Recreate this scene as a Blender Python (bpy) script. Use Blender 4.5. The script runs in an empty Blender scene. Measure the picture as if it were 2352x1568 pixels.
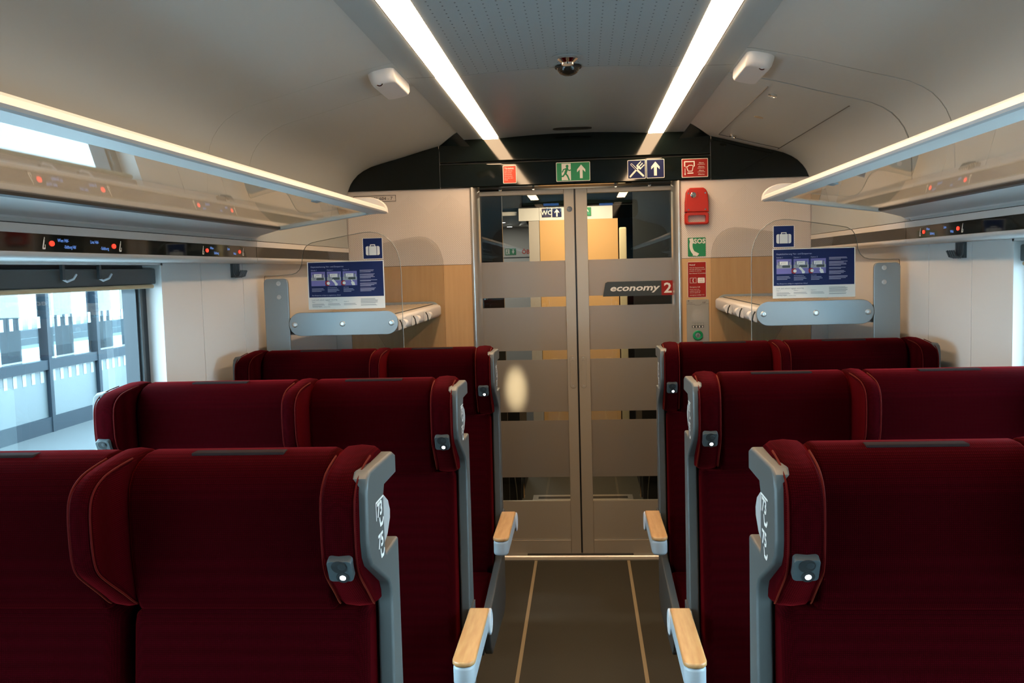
import bpy, bmesh, math, random
from mathutils import Matrix, Vector
random.seed(4)
S = bpy.context.scene
COL = S.collection
PI = math.pi
# ------------------------------------------------------------------ camera, sky, exposure
cam_d = bpy.data.cameras.new('camera')
cam_d.sensor_width = 36.0
cam_d.lens = 2152.6 / 2352 * 36.0
cam_d.clip_start = 0.02
cam = bpy.data.objects.new('camera', cam_d)
COL.objects.link(cam)
YAW, PIT, ROL = .0772033, -.0772362, -.0270464
f_ = Vector((-math.sin(YAW)*math.cos(PIT), math.cos(YAW)*math.cos(PIT), math.sin(PIT)))
r_ = f_.cross(Vector((0, 0, 1))).normalized()
u_ = r_.cross(f_)
r2 = math.cos(ROL)*r_ + math.sin(ROL)*u_
u2 = -math.sin(ROL)*r_ + math.cos(ROL)*u_
cam.matrix_world = Matrix(((r2.x, u2.x, -f_.x, .036), (r2.y, u2.y, -f_.y, 0), (r2.z, u2.z, -f_.z, 1.58), (0, 0, 0, 1)))
S.camera = cam
wd = bpy.data.worlds.new('daylight')
S.world = wd
wd.use_nodes = True
bg = wd.node_tree.nodes['Background']
bg.inputs[0].default_value = (.55, .82, 1.0, 1)
bg.inputs[1].default_value = 20.0
S.view_settings.view_transform = 'Standard'
S.view_settings.look = 'None'
S.view_settings.exposure = 0.0
S.view_settings.gamma = 1.0
S.view_settings.use_curve_mapping = False
STRIP = 24.0            # radiance of the two ceiling light strips
try:
    S.cycles.max_bounces = 10
    S.cycles.transparent_max_bounces = 16
    S.cycles.sample_clamp_indirect = 6.0
    S.cycles.caustics_reflective = False
    S.cycles.caustics_refractive = False
except Exception:
    pass

# ------------------------------------------------------------------ materials
def C(r, g, b):
    def l(c):
        c /= 255.0
        return c/12.92 if c <= .04045 else ((c+.055)/1.055)**2.4
    return (l(r), l(g), l(b), 1.0)
MATS = {}
def mat(name, color=(.8, .8, .8, 1), rough=.5, metal=0.0, spec=.5, emit=None, estr=0.0, sheen=0.0, sheen_tint=None, coat=0.0):
    if name in MATS: return MATS[name]
    m = bpy.data.materials.new(name); m.use_nodes = True
    b = m.node_tree.nodes['Principled BSDF']
    b.inputs['Base Color'].default_value = color
    b.inputs['Roughness'].default_value = rough
    b.inputs['Metallic'].default_value = metal
    b.inputs['Specular IOR Level'].default_value = spec
    b.inputs['Coat Weight'].default_value = coat
    b.inputs['Coat Roughness'].default_value = .03
    if sheen:
        b.inputs['Sheen Weight'].default_value = sheen
        b.inputs['Sheen Roughness'].default_value = .35
        b.inputs['Sheen Tint'].default_value = sheen_tint
    if emit:
        b.inputs['Emission Color'].default_value = emit
        b.inputs['Emission Strength'].default_value = estr
    MATS[name] = m
    return m
def N(m, t, **kw):
    n = m.node_tree.nodes.new(t)
    for k, v in kw.items(): setattr(n, k, v)
    return n
def L(m, a, b): m.node_tree.links.new(a, b)
def pb(m): return m.node_tree.nodes['Principled BSDF']
def add_noise(m, scale, amt, c0, c1, stretch=(1, 1, 1), bump=0.0, detail=3):
    tc = N(m, 'ShaderNodeTexCoord'); mp = N(m, 'ShaderNodeMapping'); mp.inputs['Scale'].default_value = stretch
    nz = N(m, 'ShaderNodeTexNoise'); nz.inputs['Scale'].default_value = scale; nz.inputs['Detail'].default_value = detail
    cr = N(m, 'ShaderNodeValToRGB')
    cr.color_ramp.elements[0].position = .5-amt; cr.color_ramp.elements[1].position = .5+amt
    cr.color_ramp.elements[0].color = c0; cr.color_ramp.elements[1].color = c1
    L(m, tc.outputs['Object'], mp.inputs['Vector']); L(m, mp.outputs['Vector'], nz.inputs['Vector'])
    L(m, nz.outputs['Fac'], cr.inputs['Fac']); L(m, cr.outputs['Color'], pb(m).inputs['Base Color'])
    if bump:
        bp = N(m, 'ShaderNodeBump'); bp.inputs['Strength'].default_value = bump; bp.inputs['Distance'].default_value = .002
        L(m, nz.outputs['Fac'], bp.inputs['Height']); L(m, bp.outputs['Normal'], pb(m).inputs['Normal'])
white = mat('white_plastic', (.72, .70, .67, 1), .42)
white_lo = mat('white_matte', (.70, .68, .65, 1), .6)
ceil_m = mat('ceiling_paint', (.34, .395, .41, 1), .55)
sidep = mat('side_ceiling_paint', (.43, .47, .47, 1), .5)
grey_blue = mat('grey_blue_metal', C(150, 158, 160), .38, .25)
alu = mat('aluminium', (.62, .61, .58, 1), .32, .85)
door_alu = mat('door_aluminium', (.50, .45, .37, 1), .42, .35)
chrome = mat('chrome', (.75, .73, .7, 1), .12, 1.0)
black = mat('black_gloss', (.004, .007, .0065, 1), .05, 0, .42)
black_m = mat('black_matte', (.010, .012, .012, 1), .6)
rubber = mat('black_rubber', (.012, .016, .02, 1), .35)
dgrey = mat('dark_grey_plastic', (.055, .062, .065, 1), .45)
shellm = mat('seat_shell_grey', (.078, .084, .081, 1), .42)
red_m = mat('red_plastic', (.50, .020, .010, 1), .35)
green_m = mat('green_plastic', (.01, .30, .12, 1), .3)
print_w = mat('print_white', (.80, .78, .72, 1), .5)
print_k = mat('print_black', (.03, .03, .03, 1), .5)
print_blue = mat('print_navy', (.0035, .0105, .078, 1), .5, 0, .25)
print_violet = mat('print_violet', (.16, .13, .40, 1), .4)
print_green = mat('print_green', (.01, .24, .09, 1), .4)
print_red = mat('print_red', (.32, .013, .009, 1), .45, 0, .3)
print_grey = mat('print_grey', (.15, .155, .16, 1), .5)
print_lilac = mat('print_lilac', (.45, .45, .62, 1), .5)
plate_k = mat('plate_dark_green', (.035, .042, .038, 1), .4)
light_grey = mat('light_grey_plastic', (.62, .64, .66, 1), .4)
arm_grey = mat('armrest_grey', (.45, .50, .53, 1), .4)
wood_end = mat('beech_panel', (.62, .38, .17, 1), .45)
add_noise(wood_end, 9, .35, (.58, .345, .150, 1), (.67, .42, .195, 1), (6, 6, .5), .05)
wood_arm = mat('armrest_wood', (.65, .35, .13, 1), .38)
add_noise(wood_arm, 16, .30, (.50, .22, .075, 1), (.70, .40, .16, 1), (5, .55, 5), .08, 4)
floor_m = mat('floor_rubber', (.05, .045, .03, 1), .55)
add_noise(floor_m, 220, .3, (.028, .026, .018, 1), (.045, .041, .028, 1))
inlay = mat('floor_inlay', (.42, .33, .20, 1), .45)
# red velour with a woven grid
fab = mat('red_velour', (.16, .006, .012, 1), .85, 0, .01, sheen=.16, sheen_tint=(1, .035, .045, 1))
tc = N(fab, 'ShaderNodeTexCoord'); vs = []
for ax, sc in (('X', 640), ('Z', 640), ('Y', 640)):
    w = N(fab, 'ShaderNodeTexWave', wave_type='BANDS', bands_direction=ax); w.inputs['Scale'].default_value = sc/6.283*1.0
    L(fab, tc.outputs['Object'], w.inputs['Vector']); vs.append(w)
m1 = N(fab, 'ShaderNodeMath', operation='MULTIPLY'); L(fab, vs[0].outputs['Fac'], m1.inputs[0]); L(fab, vs[1].outputs['Fac'], m1.inputs[1])
m2 = N(fab, 'ShaderNodeMath', operation='ADD'); L(fab, m1.outputs[0], m2.inputs[0]); 
m3 = N(fab, 'ShaderNodeMath', operation='MULTIPLY'); L(fab, vs[2].outputs['Fac'], m3.inputs[0]); m3.inputs[1].default_value = .25; L(fab, m3.outputs[0], m2.inputs[1])
cr = N(fab, 'ShaderNodeValToRGB'); cr.color_ramp.elements[0].color = (.014, .0002, .0006, 1); cr.color_ramp.elements[1].color = (.032, .0004, .0018, 1)
L(fab, m2.outputs[0], cr.inputs['Fac']); L(fab, cr.outputs['Color'], pb(fab).inputs['Base Color'])
bp = N(fab, 'ShaderNodeBump'); bp.inputs['Strength'].default_value = .35; bp.inputs['Distance'].default_value = .001
L(fab, m2.outputs[0], bp.inputs['Height']); L(fab, bp.outputs['Normal'], pb(fab).inputs['Normal'])
pipe_m = mat('velour_piping', (.060, .0022, .002, 1), .7, 0, .05, sheen=.3, sheen_tint=(1, .2, .08, 1))
tagm = mat('dark_tag_strip', (.022, .014, .013, 1), .8, 0, .05)
strip_m = mat('light_diffuser', (.9, .9, .9, 1), .5, emit=(1.0, .665, .39, 1), estr=STRIP)
led_w = mat('lamp_lens', (.9, .9, .9, 1), .3, emit=(.85, .93, 1.0, 1), estr=5)
led_r = mat('red_led', (.8, .05, .03, 1), .3, emit=(1, .04, .02, 1), estr=1.6)
led_b = mat('blue_display', (.1, .2, .5, 1), .3, emit=(.16, .36, .95, 1), estr=.9)
spot_m = mat('spot_lens', (.9, .9, .9, 1), .3, emit=(1.0, .95, .85, 1), estr=9)
screen_m = mat('monitor_text', (.1, .2, .3, 1), .3, emit=(.55, .9, 1.0, 1), estr=2.0)
screen_b = mat('monitor_bar', (.05, .1, .3, 1), .3, emit=(.10, .30, .85, 1), estr=2.0)
def glass_mat(name, tint=(.95, .97, .96, 1), ior=1.5, rough=0.0, boost=1.0, gcol=1.0):
    m = bpy.data.materials.new(name); m.use_nodes = True
    nt = m.node_tree; nt.nodes.remove(nt.nodes['Principled BSDF'])
    out = nt.nodes['Material Output']
    tr = N(m, 'ShaderNodeBsdfTransparent'); tr.inputs[0].default_value = tint
    gl = N(m, 'ShaderNodeBsdfGlossy'); gl.inputs['Roughness'].default_value = rough; gl.inputs[0].default_value = (gcol, gcol, gcol, 1)
    fr = N(m, 'ShaderNodeFresnel'); fr.inputs['IOR'].default_value = ior
    mu = N(m, 'ShaderNodeMath', operation='MULTIPLY', use_clamp=True); mu.inputs[1].default_value = boost
    mx = N(m, 'ShaderNodeMixShader')
    L(m, fr.outputs[0], mu.inputs[0]); L(m, mu.outputs[0], mx.inputs[0]); L(m, tr.outputs[0], mx.inputs[1]); L(m, gl.outputs[0], mx.inputs[2])
    L(m, mx.outputs[0], out.inputs[0])
    MATS[name] = m
    return m
glass = glass_mat('clear_glass', (.93, .96, .95, 1), 1.5, 0, 1.5)
rack_glass = glass_mat('rack_glass', (.965, .97, .955, 1), 1.45, 0, .55)
win_glass = glass_mat('window_glass', (.93, .97, .98, 1), 1.5, 0, .25)
guard = glass_mat('guard_pane', (1.0, .995, .985, 1), 1.45, .30, .5, .05)
acrylic = glass_mat('acrylic_pane', (1.0, .995, .98, 1), 1.45, .30, 2.0, .06)
edge_glass = mat('glass_edge', (.42, .46, .44, 1), .2)
fr_m = bpy.data.materials.new('frosted_film'); fr_m.use_nodes = True
nt = fr_m.node_tree; nt.nodes.remove(nt.nodes['Principled BSDF'])
a = N(fr_m, 'ShaderNodeBsdfDiffuse'); a.inputs[0].default_value = (.50, .46, .42, 1)
b = N(fr_m, 'ShaderNodeBsdfTranslucent'); b.inputs[0].default_value = (.80, .74, .66, 1)
g = N(fr_m, 'ShaderNodeBsdfGlossy'); g.inputs['Roughness'].default_value = .35; g.inputs[0].default_value = (.8, .8, .8, 1)
mx1 = N(fr_m, 'ShaderNodeMixShader'); mx1.inputs[0].default_value = .40
rf = N(fr_m, 'ShaderNodeBsdfRefraction'); rf.inputs['IOR'].default_value = 1.08; rf.inputs['Roughness'].default_value = .45; rf.inputs['Color'].default_value = (.92, .90, .88, 1)
mx0 = N(fr_m, 'ShaderNodeMixShader'); mx0.inputs[0].default_value = .38
mx2 = N(fr_m, 'ShaderNodeMixShader'); mx2.inputs[0].default_value = .10
L(fr_m, a.outputs[0], mx1.inputs[1]); L(fr_m, b.outputs[0], mx1.inputs[2]); L(fr_m, mx1.outputs[0], mx0.inputs[1]); L(fr_m, rf.outputs[0], mx0.inputs[2]); L(fr_m, mx0.outputs[0], mx2.inputs[1]); L(fr_m, g.outputs[0], mx2.inputs[2])
L(fr_m, mx2.outputs[0], nt.nodes['Material Output'].inputs[0])
# perforated print on the end panels: staggered oval dots that thin out towards the top
perf = mat('dotted_panel', (.74, .66, .56, 1), .5)
def dots(m, px, pz, rad, base, dark, ax=('X', 'Z'), stagger=True, fade=None, aspect=1.0):
    tc = N(m, 'ShaderNodeTexCoord'); sp = N(m, 'ShaderNodeSeparateXYZ'); L(m, tc.outputs['Object'], sp.inputs[0])
    def M(op, x, y=None):
        n = N(m, 'ShaderNodeMath', operation=op)
        for i, v in enumerate((x, y)):
            if v is None: continue
            if isinstance(v, (int, float)): n.inputs[i].default_value = v
            else: L(m, v, n.inputs[i])
        return n.outputs[0]
    z = M('DIVIDE', sp.outputs[ax[1]], pz)
    row = M('FLOOR', z)
    x = M('DIVIDE', sp.outputs[ax[0]], px)
    if stagger: x = M('ADD', x, M('MULTIPLY', row, .5))
    fx = M('MULTIPLY', M('SUBTRACT', M('FRACT', x), .5), px)
    fz = M('MULTIPLY', M('SUBTRACT', M('FRACT', z), .5), pz*aspect)
    d = M('SQRT', M('ADD', M('MULTIPLY', fx, fx), M('MULTIPLY', fz, fz)))
    r = rad
    if fade:
        r = fade(M, sp)
    inside = M('LESS_THAN', d, r)
    mx = N(m, 'ShaderNodeMixRGB'); mx.inputs[1].default_value = base; mx.inputs[2].default_value = dark
    L(m, inside, mx.inputs[0]); L(m, mx.outputs[0], pb(m).inputs['Base Color'])
def fade_panel(M, sp):
    # zigzag upper limit of the dotted field, about 10 cm tall teeth
    ax = M('ABSOLUTE', sp.outputs['X'])
    zz = M('MULTIPLY', M('PINGPONG', ax, .11), 1.0)
    lim = M('ADD', M('MULTIPLY', zz, -.9), 1.985)
    t = M('SUBTRACT', lim, sp.outputs['Z'])
    return M('MULTIPLY', M('GREATER_THAN', t, 0.0), M('MINIMUM', M('ADD', M('MULTIPLY', t, .004), .0010), .00175))
dots(perf, .0100, .0056, .003, (.76, .69, .63, 1), (.40, .33, .26, 1), fade=fade_panel)
ceil_dots = mat('perforated_ceiling', (.34, .395, .41, 1), .55)
dots(ceil_dots, .070, .0185, .0025, (.34, .395, .41, 1), (.09, .11, .115, 1), ax=('X', 'Y'), stagger=True, aspect=.6)
ceil_dots2 = mat('fine_perforated_ceiling', (.34, .395, .41, 1), .38)
dots(ceil_dots2, .020, .020, .0012, (.335, .39, .405, 1), (.27, .315, .325, 1), ax=('X', 'Y'), stagger=True)
mesh_m = mat('speaker_mesh', (.5, .48, .43, 1), .5)
dots(mesh_m, .0034, .0034, .0011, (.50, .48, .42, 1), (.20, .19, .17, 1), ax=('X', 'Y'), stagger=False)

# ------------------------------------------------------------------ mesh helpers
class G:
    def __init__(s): s.bm = bmesh.new(); s.dz = 0.0
    def box(s, x0, x1, y0, y1, z0, z1, bev=0.0, seg=2):
        r = bmesh.ops.create_cube(s.bm, size=1.0)
        vs = r['verts']
        for v in vs: v.co = Vector(((x0+x1)/2+v.co.x*(x1-x0), (y0+y1)/2+v.co.y*(y1-y0), (z0+z1)/2+v.co.z*(z1-z0)))
        if bev:
            es = list({e for v in vs for e in v.link_edges})
            bmesh.ops.bevel(s.bm, geom=es, offset=bev, segments=seg, affect='EDGES', profile=.5, clamp_overlap=True)
        return s
    def prism(s, pts, axis, a0, a1, bev=0.0, seg=2, capbev=True):
        """closed 2-D outline extruded along an axis; axis x: pts (y,z), y: (x,z), z: (x,y)"""
        def P(p, a):
            return Vector((a, p[0], p[1])) if axis == 'x' else Vector((p[0], a, p[1])) if axis == 'y' else Vector((p[0], p[1], a))
        v0 = [s.bm.verts.new(P(p, a0)) for p in pts]; v1 = [s.bm.verts.new(P(p, a1)) for p in pts]
        n = len(pts); fs = [s.bm.faces.new(v0), s.bm.faces.new(v1[::-1])]
        for i in range(n):
            fs.append(s.bm.faces.new((v0[i], v1[i], v1[(i+1) % n], v0[(i+1) % n])))
        bmesh.ops.recalc_face_normals(s.bm, faces=fs)
        if bev:
            es = [e for e in s.bm.edges if (e.verts[0] in v0 and e.verts[1] in v0) or (e.verts[0] in v1 and e.verts[1] in v1)]
            bmesh.ops.bevel(s.bm, geom=es, offset=bev, segments=seg, affect='EDGES', profile=.5, clamp_overlap=True)
        return s
    def loft(s, rings, close=True, caps=True):
        R = [[s.bm.verts.new(Vector(p)) for p in r] for r in rings]; fs = []
        n = len(R[0])
        for a, b in zip(R, R[1:]):
            for i in range(n if close else n-1):
                fs.append(s.bm.faces.new((a[i], a[(i+1) % n], b[(i+1) % n], b[i])))
        if caps:
            fs.append(s.bm.faces.new(R[0][::-1])); fs.append(s.bm.faces.new(R[-1]))
        bmesh.ops.recalc_face_normals(s.bm, faces=fs)
        return s
    def cyl(s, p0, p1, r0, r1=None, n=16):
        p0, p1 = Vector(p0), Vector(p1); r1 = r0 if r1 is None else r1
        d = (p1-p0).normalized(); a = d.orthogonal().normalized(); b = d.cross(a)
        ring = lambda c, r: [c + a*(r*math.cos(t*2*PI/n)) + b*(r*math.sin(t*2*PI/n)) for t in range(n)]
        return s.loft([ring(p0, r0), ring(p1, r1)])
    def lathe(s, c, d, prof, n=24):
        """prof: (distance along d, radius)"""
        c = Vector(c); d = Vector(d).normalized(); a = d.orthogonal().normalized(); b = d.cross(a)
        rings = [[c + d*h + a*(r*math.cos(t*2*PI/n)) + b*(r*math.sin(t*2*PI/n)) for t in range(n)] for h, r in prof]
        return s.loft(rings)
    def tube(s, pts, r, n=8):
        pts = [Vector(p) for p in pts]; rings = []
        prev = None
        for i, p in enumerate(pts):
            t = (pts[min(i+1, len(pts)-1)]-pts[max(i-1, 0)]).normalized()
            a = t.orthogonal().normalized() if prev is None else (prev-t*prev.dot(t)).normalized()
            prev = a; b = t.cross(a)
            rings.append([p+a*(r*math.cos(k*2*PI/n))+b*(r*math.sin(k*2*PI/n)) for k in range(n)])
        return s.loft(rings)
    def sheet(s, rows):
        R = [[s.bm.verts.new(Vector(p)) for p in r] for r in rows]
        for a, b in zip(R, R[1:]):
            for i in range(len(a)-1): s.bm.faces.new((a[i], a[i+1], b[i+1], b[i]))
        return s
    # flat print helpers, drawn in the local XY plane of a sign
    def poly(s, pts, z=0.0):
        s.dz += 4e-6; z += s.dz
        f = s.bm.faces.new([s.bm.verts.new((x, y, z)) for x, y in pts]); f.normal_update()
        if f.normal.z < 0: f.normal_flip()
        return s
    def rect(s, x0, y0, x1, y1, z=0.0): return s.poly([(x0, y0), (x1, y0), (x1, y1), (x0, y1)], z)
    def disc(s, x, y, r, z=0.0, n=20): return s.poly([(x+r*math.cos(k*2*PI/n), y+r*math.sin(k*2*PI/n)) for k in range(n)], z)
    def line(s, pts, w, z=0.0):
        for (x0, y0), (x1, y1) in zip(pts, pts[1:]):
            d = math.hypot(x1-x0, y1-y0) or 1; nx, ny = -(y1-y0)/d*w/2, (x1-x0)/d*w/2
            s.poly([(x0+nx, y0+ny), (x1+nx, y1+ny), (x1-nx, y1-ny), (x0-nx, y0-ny)], z)
        for x, y in pts: s.disc(x, y, w/2, z, 8)
        return s
    def ring(s, x, y, r0, r1, z=0.0, a0=0, a1=2*PI, n=24):
        for k in range(n):
            t, u = a0+(a1-a0)*k/n, a0+(a1-a0)*(k+1)/n
            s.poly([(x+r0*math.cos(t), y+r0*math.sin(t)), (x+r1*math.cos(t), y+r1*math.sin(t)), (x+r1*math.cos(u), y+r1*math.sin(u)), (x+r0*math.cos(u), y+r0*math.sin(u))], z)
        return s
    def text(s, st, x, y, size, z=0.0, align='LEFT', shear=0.0, sx=1.0, bold=0.0):
        s.dz += 4e-6; z += s.dz
        c = bpy.data.curves.new('t', 'FONT'); c.body = st; c.size = size; c.align_x = align; c.shear = shear; c.offset = bold
        c.resolution_u = 2
        o = bpy.data.objects.new('t', c); me = bpy.data.meshes.new_from_object(o)
        M = Matrix.Translation((x, y, z)) @ Matrix.Diagonal((sx, 1, 1, 1)); me.transform(M)
        s.bm.from_mesh(me); bpy.data.meshes.remove(me); bpy.data.objects.remove(o); bpy.data.curves.remove(c)
        return s
    def thick(s, prof, y0, y1, d, flip=1):
        # skin of thickness d along Y; prof: (x, z) polyline, y1 may be a function of x
        f = y1 if callable(y1) else (lambda x: y1)
        n = len(prof); nor = []
        for i in range(n):
            a, b = prof[max(i-1, 0)], prof[min(i+1, n-1)]; dx, dz = b[0]-a[0], b[1]-a[1]; l = math.hypot(dx, dz)
            nor.append((-dz/l*flip, dx/l*flip))
        out = [(p[0]+q[0]*d, p[1]+q[1]*d) for p, q in zip(prof, nor)]
        for i in range(n-1):
            A = [prof[i], prof[i+1], out[i+1], out[i]]; yy = [f(abs(prof[i][0])), f(abs(prof[i+1][0]))]; yy = [yy[0], yy[1], yy[1], yy[0]]
            v0 = [s.bm.verts.new((p[0], y0, p[1])) for p in A]; v1 = [s.bm.verts.new((p[0], y, p[1])) for p, y in zip(A, yy)]
            s.bm.faces.new(v0); s.bm.faces.new(v1[::-1])
            for k in (0, 2): s.bm.faces.new((v0[k], v1[k], v1[(k+1) % 4], v0[(k+1) % 4]))
            if i == 0: s.bm.faces.new((v0[3], v1[3], v1[0], v0[0]))
            if i == n-2: s.bm.faces.new((v0[1], v1[1], v1[2], v0[2]))
        bmesh.ops.remove_doubles(s.bm, verts=s.bm.verts, dist=1e-6)
        bmesh.ops.recalc_face_normals(s.bm, faces=s.bm.faces[:])
        return s
    def xform(s, M): s.bm.transform(M); return s
    def build(s, name, m, parent=None, M=None, angle=35, label=None, solid=0.0, flat=False):
        me = bpy.data.meshes.new(name); s.bm.normal_update(); s.bm.to_mesh(me); s.bm.free()
        me.materials.append(m)
        for p in me.polygons: p.use_smooth = True
        me.set_sharp_from_angle(angle=math.radians(angle))
        o = bpy.data.objects.new(name, me); COL.objects.link(o)
        if parent: o.parent = parent
        if M is not None: o.matrix_local = M
        if label: o['label'] = label
        if name in ('lettering', 'white_text', 'black_text', 'engraving', 'destination_text', 'seat_pictogram', 'display_text'): o['kind'] = 'stuff'
        if len(me.polygons) > 6 and not flat:
            md = o.modifiers.new('normals', 'WEIGHTED_NORMAL'); md.keep_sharp = True
        if solid:
            md = o.modifiers.new('thickness', 'SOLIDIFY'); md.thickness = abs(solid); md.offset = 1 if solid > 0 else -1
        return o
def tag(o, label, cat, group=None, kind=None):
    o['label'] = label
    if cat: o['category'] = cat
    if group: o['group'] = group
    if kind: o['kind'] = kind
    return o
def empty(name, loc=(0, 0, 0), M=None):
    o = bpy.data.objects.new(name, None); o.empty_display_size = .05; COL.objects.link(o)
    if M is not None: o.matrix_world = M
    else: o.location = loc
    return o
def thing(name, label, cat, loc=(0, 0, 0), group=None, M=None): return tag(empty(name, loc, M), label, cat, group)
def struct(name, label): return tag(empty(name), label, None, None, 'structure')
def copy_tree(o, parent=None):
    c = o.copy(); COL.objects.link(c)
    if parent: c.parent = parent; c.matrix_parent_inverse = o.matrix_parent_inverse.copy()
    for ch in o.children: copy_tree(ch, c)
    return c
def frame(o, right, up):
    right, up = Vector(right).normalized(), Vector(up).normalized(); n = right.cross(up)
    return Matrix(((right.x, up.x, n.x, o[0]), (right.y, up.y, n.y, o[1]), (right.z, up.z, n.z, o[2]), (0, 0, 0, 1)))
def rrect(x0, y0, x1, y1, r, n=5):
    pts = []
    for cx, cy, a in ((x1-r, y1-r, 0), (x0+r, y1-r, 90), (x0+r, y0+r, 180), (x1-r, y0+r, 270)):
        for k in range(n+1):
            t = math.radians(a+90*k/n); pts.append((cx+r*math.cos(t), cy+r*math.sin(t)))
    return pts
D = 4.975; W = 1.212; WP = 1.30; YB = -2.9

# ------------------------------------------------------------------ floor
fl = struct('floor', 'dark olive rubber floor of the aisle and vestibule')
G().box(-1.46, 1.46, YB, 9.6, -.05, 0).build('floor_slab', floor_m, fl)
for s in (-1, 1):
    G().box(s*.249-.0075, s*.249+.0075, YB, D-.006, -.002, .0012).build('inlay_strip', inlay, fl, label='thin tan inlay line along the aisle')
# ------------------------------------------------------------------ ceiling
ce = struct('ceiling', 'grey curved carriage ceiling with perforated centre panels')
cprof = [(0, 2.278), (.10, 2.2775), (.20, 2.2745), (.30, 2.2695), (.385, 2.2635)]
YS = 3.35
for (y0, y1, m) in ((YB, YS-.002, ceil_dots), (YS+.002, D-.004, ceil_dots2)):
    pts = [(-x, z) for x, z in cprof[::-1]] + cprof[1:]
    G().thick(pts, y0, y1, .012).build('centre_panel', m, ce)
    for s in (-1, 1):
        G().sheet([[(s*x, y, z) for x, z in ((.4735, 2.2635), (.573, 2.2625), (.573, 2.30))] for y in (y0, y1 if y1 < 4 else D-.004)]).build('edge_panel', ceil_m, ce)
sprof = [(.5735, 2.263), (.59, 2.2615), (.640, 2.251), (.704, 2.2355), (.74, 2.2275), (.80, 2.212), (.889, 2.187), (.97, 2.166), (1.03, 2.151), (1.075, 2.138), (1.116, 2.119), (1.146, 2.099),
         (1.171, 2.073), (1.190, 2.045), (1.203, 2.015), (1.211, 1.985), (1.216, 1.93), (1.218, 1.86), (1.217, 1.79), (1.213, 1.714)]
Y1S, Y2S = 3.10, 3.49
for s in (-1, 1):
    gap = .008 if s > 0 else .0016
    secs = [(YB, Y1S-gap*.5), (Y1S+gap*.5, Y2S-gap*.8), (Y2S+gap*.8, None)]
    for y0, y1 in secs:
        def yend(x): return 4.69 + (D-.012-4.69)*min(1, max(0, (x-.5735)/(.704-.5735)))
        pr_ = [(s*x, z) for x, z in sprof]
        G().thick(pr_, y0, yend if y1 is None else y1, .004, -s if False else (1 if s < 0 else -1)*-1).build('side_panel', sidep, ce, angle=22)
# body skin outside the lining
sk = struct('trim_1', 'outer body skin of the carriage behind the lining')
WIN = {-1: [(1.20, 2.903), (-.75, .95), (-2.6, -.98)], 1: [(1.20, 2.880), (-.75, .95), (-2.6, -.98)]}
ZS, ZH = .82, 1.632
for s in (-1, 1):
    x0, x1 = sorted((s*1.403, s*1.425))
    g = G()
    g.box(x0, x1, YB, 9.6, -.3, ZS).box(x0, x1, YB, 9.6, ZH, 2.42)
    ys = sorted(WIN[s]); prev = YB
    for a_, b_ in ys: g.box(x0, x1, prev, a_, ZS, ZH); prev = b_
    g.box(x0, x1, prev, 9.6, ZS, ZH)
    g.build('side_skin', mat('skin_black', (.004, .005, .006, 1), .5), sk)
G().box(-1.46, 1.46, YB-.04, 9.64, 2.40, 2.44).build('roof_skin', mat('skin_black', (.004, .005, .006, 1), .5), sk)
G().box(-1.46, 1.46, 9.6, 9.64, -.3, 2.42).build('end_skin', mat('skin_black', (.004, .005, .006, 1), .5), sk)
# rear wall of the saloon behind the viewer
wb = struct('wall_back', 'plain rear wall of the saloon behind the viewer')
G().box(-1.4, 1.4, YB-.03, YB, 0, 2.4).build('rear_panel', dgrey, wb)
# ------------------------------------------------------------------ side walls
def side_wall(s):
    nm = 'left' if s < 0 else 'right'
    w = struct('wall_'+nm, nm+' side wall of pale panels below the display rail')
    ws = WIN[s][0][1]
    cuts = [ws, 3.206, 3.613, D] if s < 0 else [ws, 3.170, 3.551, D]
    for a_, b_ in zip(cuts, cuts[1:]):
        x0, x1 = sorted((s*WP, s*(WP+.022)))
        G().box(x0, x1, a_+.002, b_-.002, 0, 1.66, .0025, 2).build('wall_panel', white_lo, w)
    x0, x1 = sorted((s*(WP+.03), s*(WP+.05)))
    G().box(x0, x1, ws+.03, D, 0, 1.66).build('backing', black_m, w)
    x0, x1 = sorted((s*WP, s*(WP+.04)))
    g = G().box(x0, x1, YB, ws, 0, ZS)
    prev = YB
    for a_, b_ in sorted(WIN[s]): g.box(x0, x1, prev, a_, ZS, 1.66); prev = b_
    g.build('window_surround', white_lo, w)
    # heater ledge along the floor
    x0, x1 = sorted((s*1.22, s*WP))
    G().prism([(s*WP, 0), (s*1.225, 0), (s*1.225, .16), (s*1.245, .20), (s*WP, .215)], 'y', YB, 3.5).build('heater_cover', white_lo, w)
    return w
wl, wr = side_wall(-1), side_wall(1)
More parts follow.
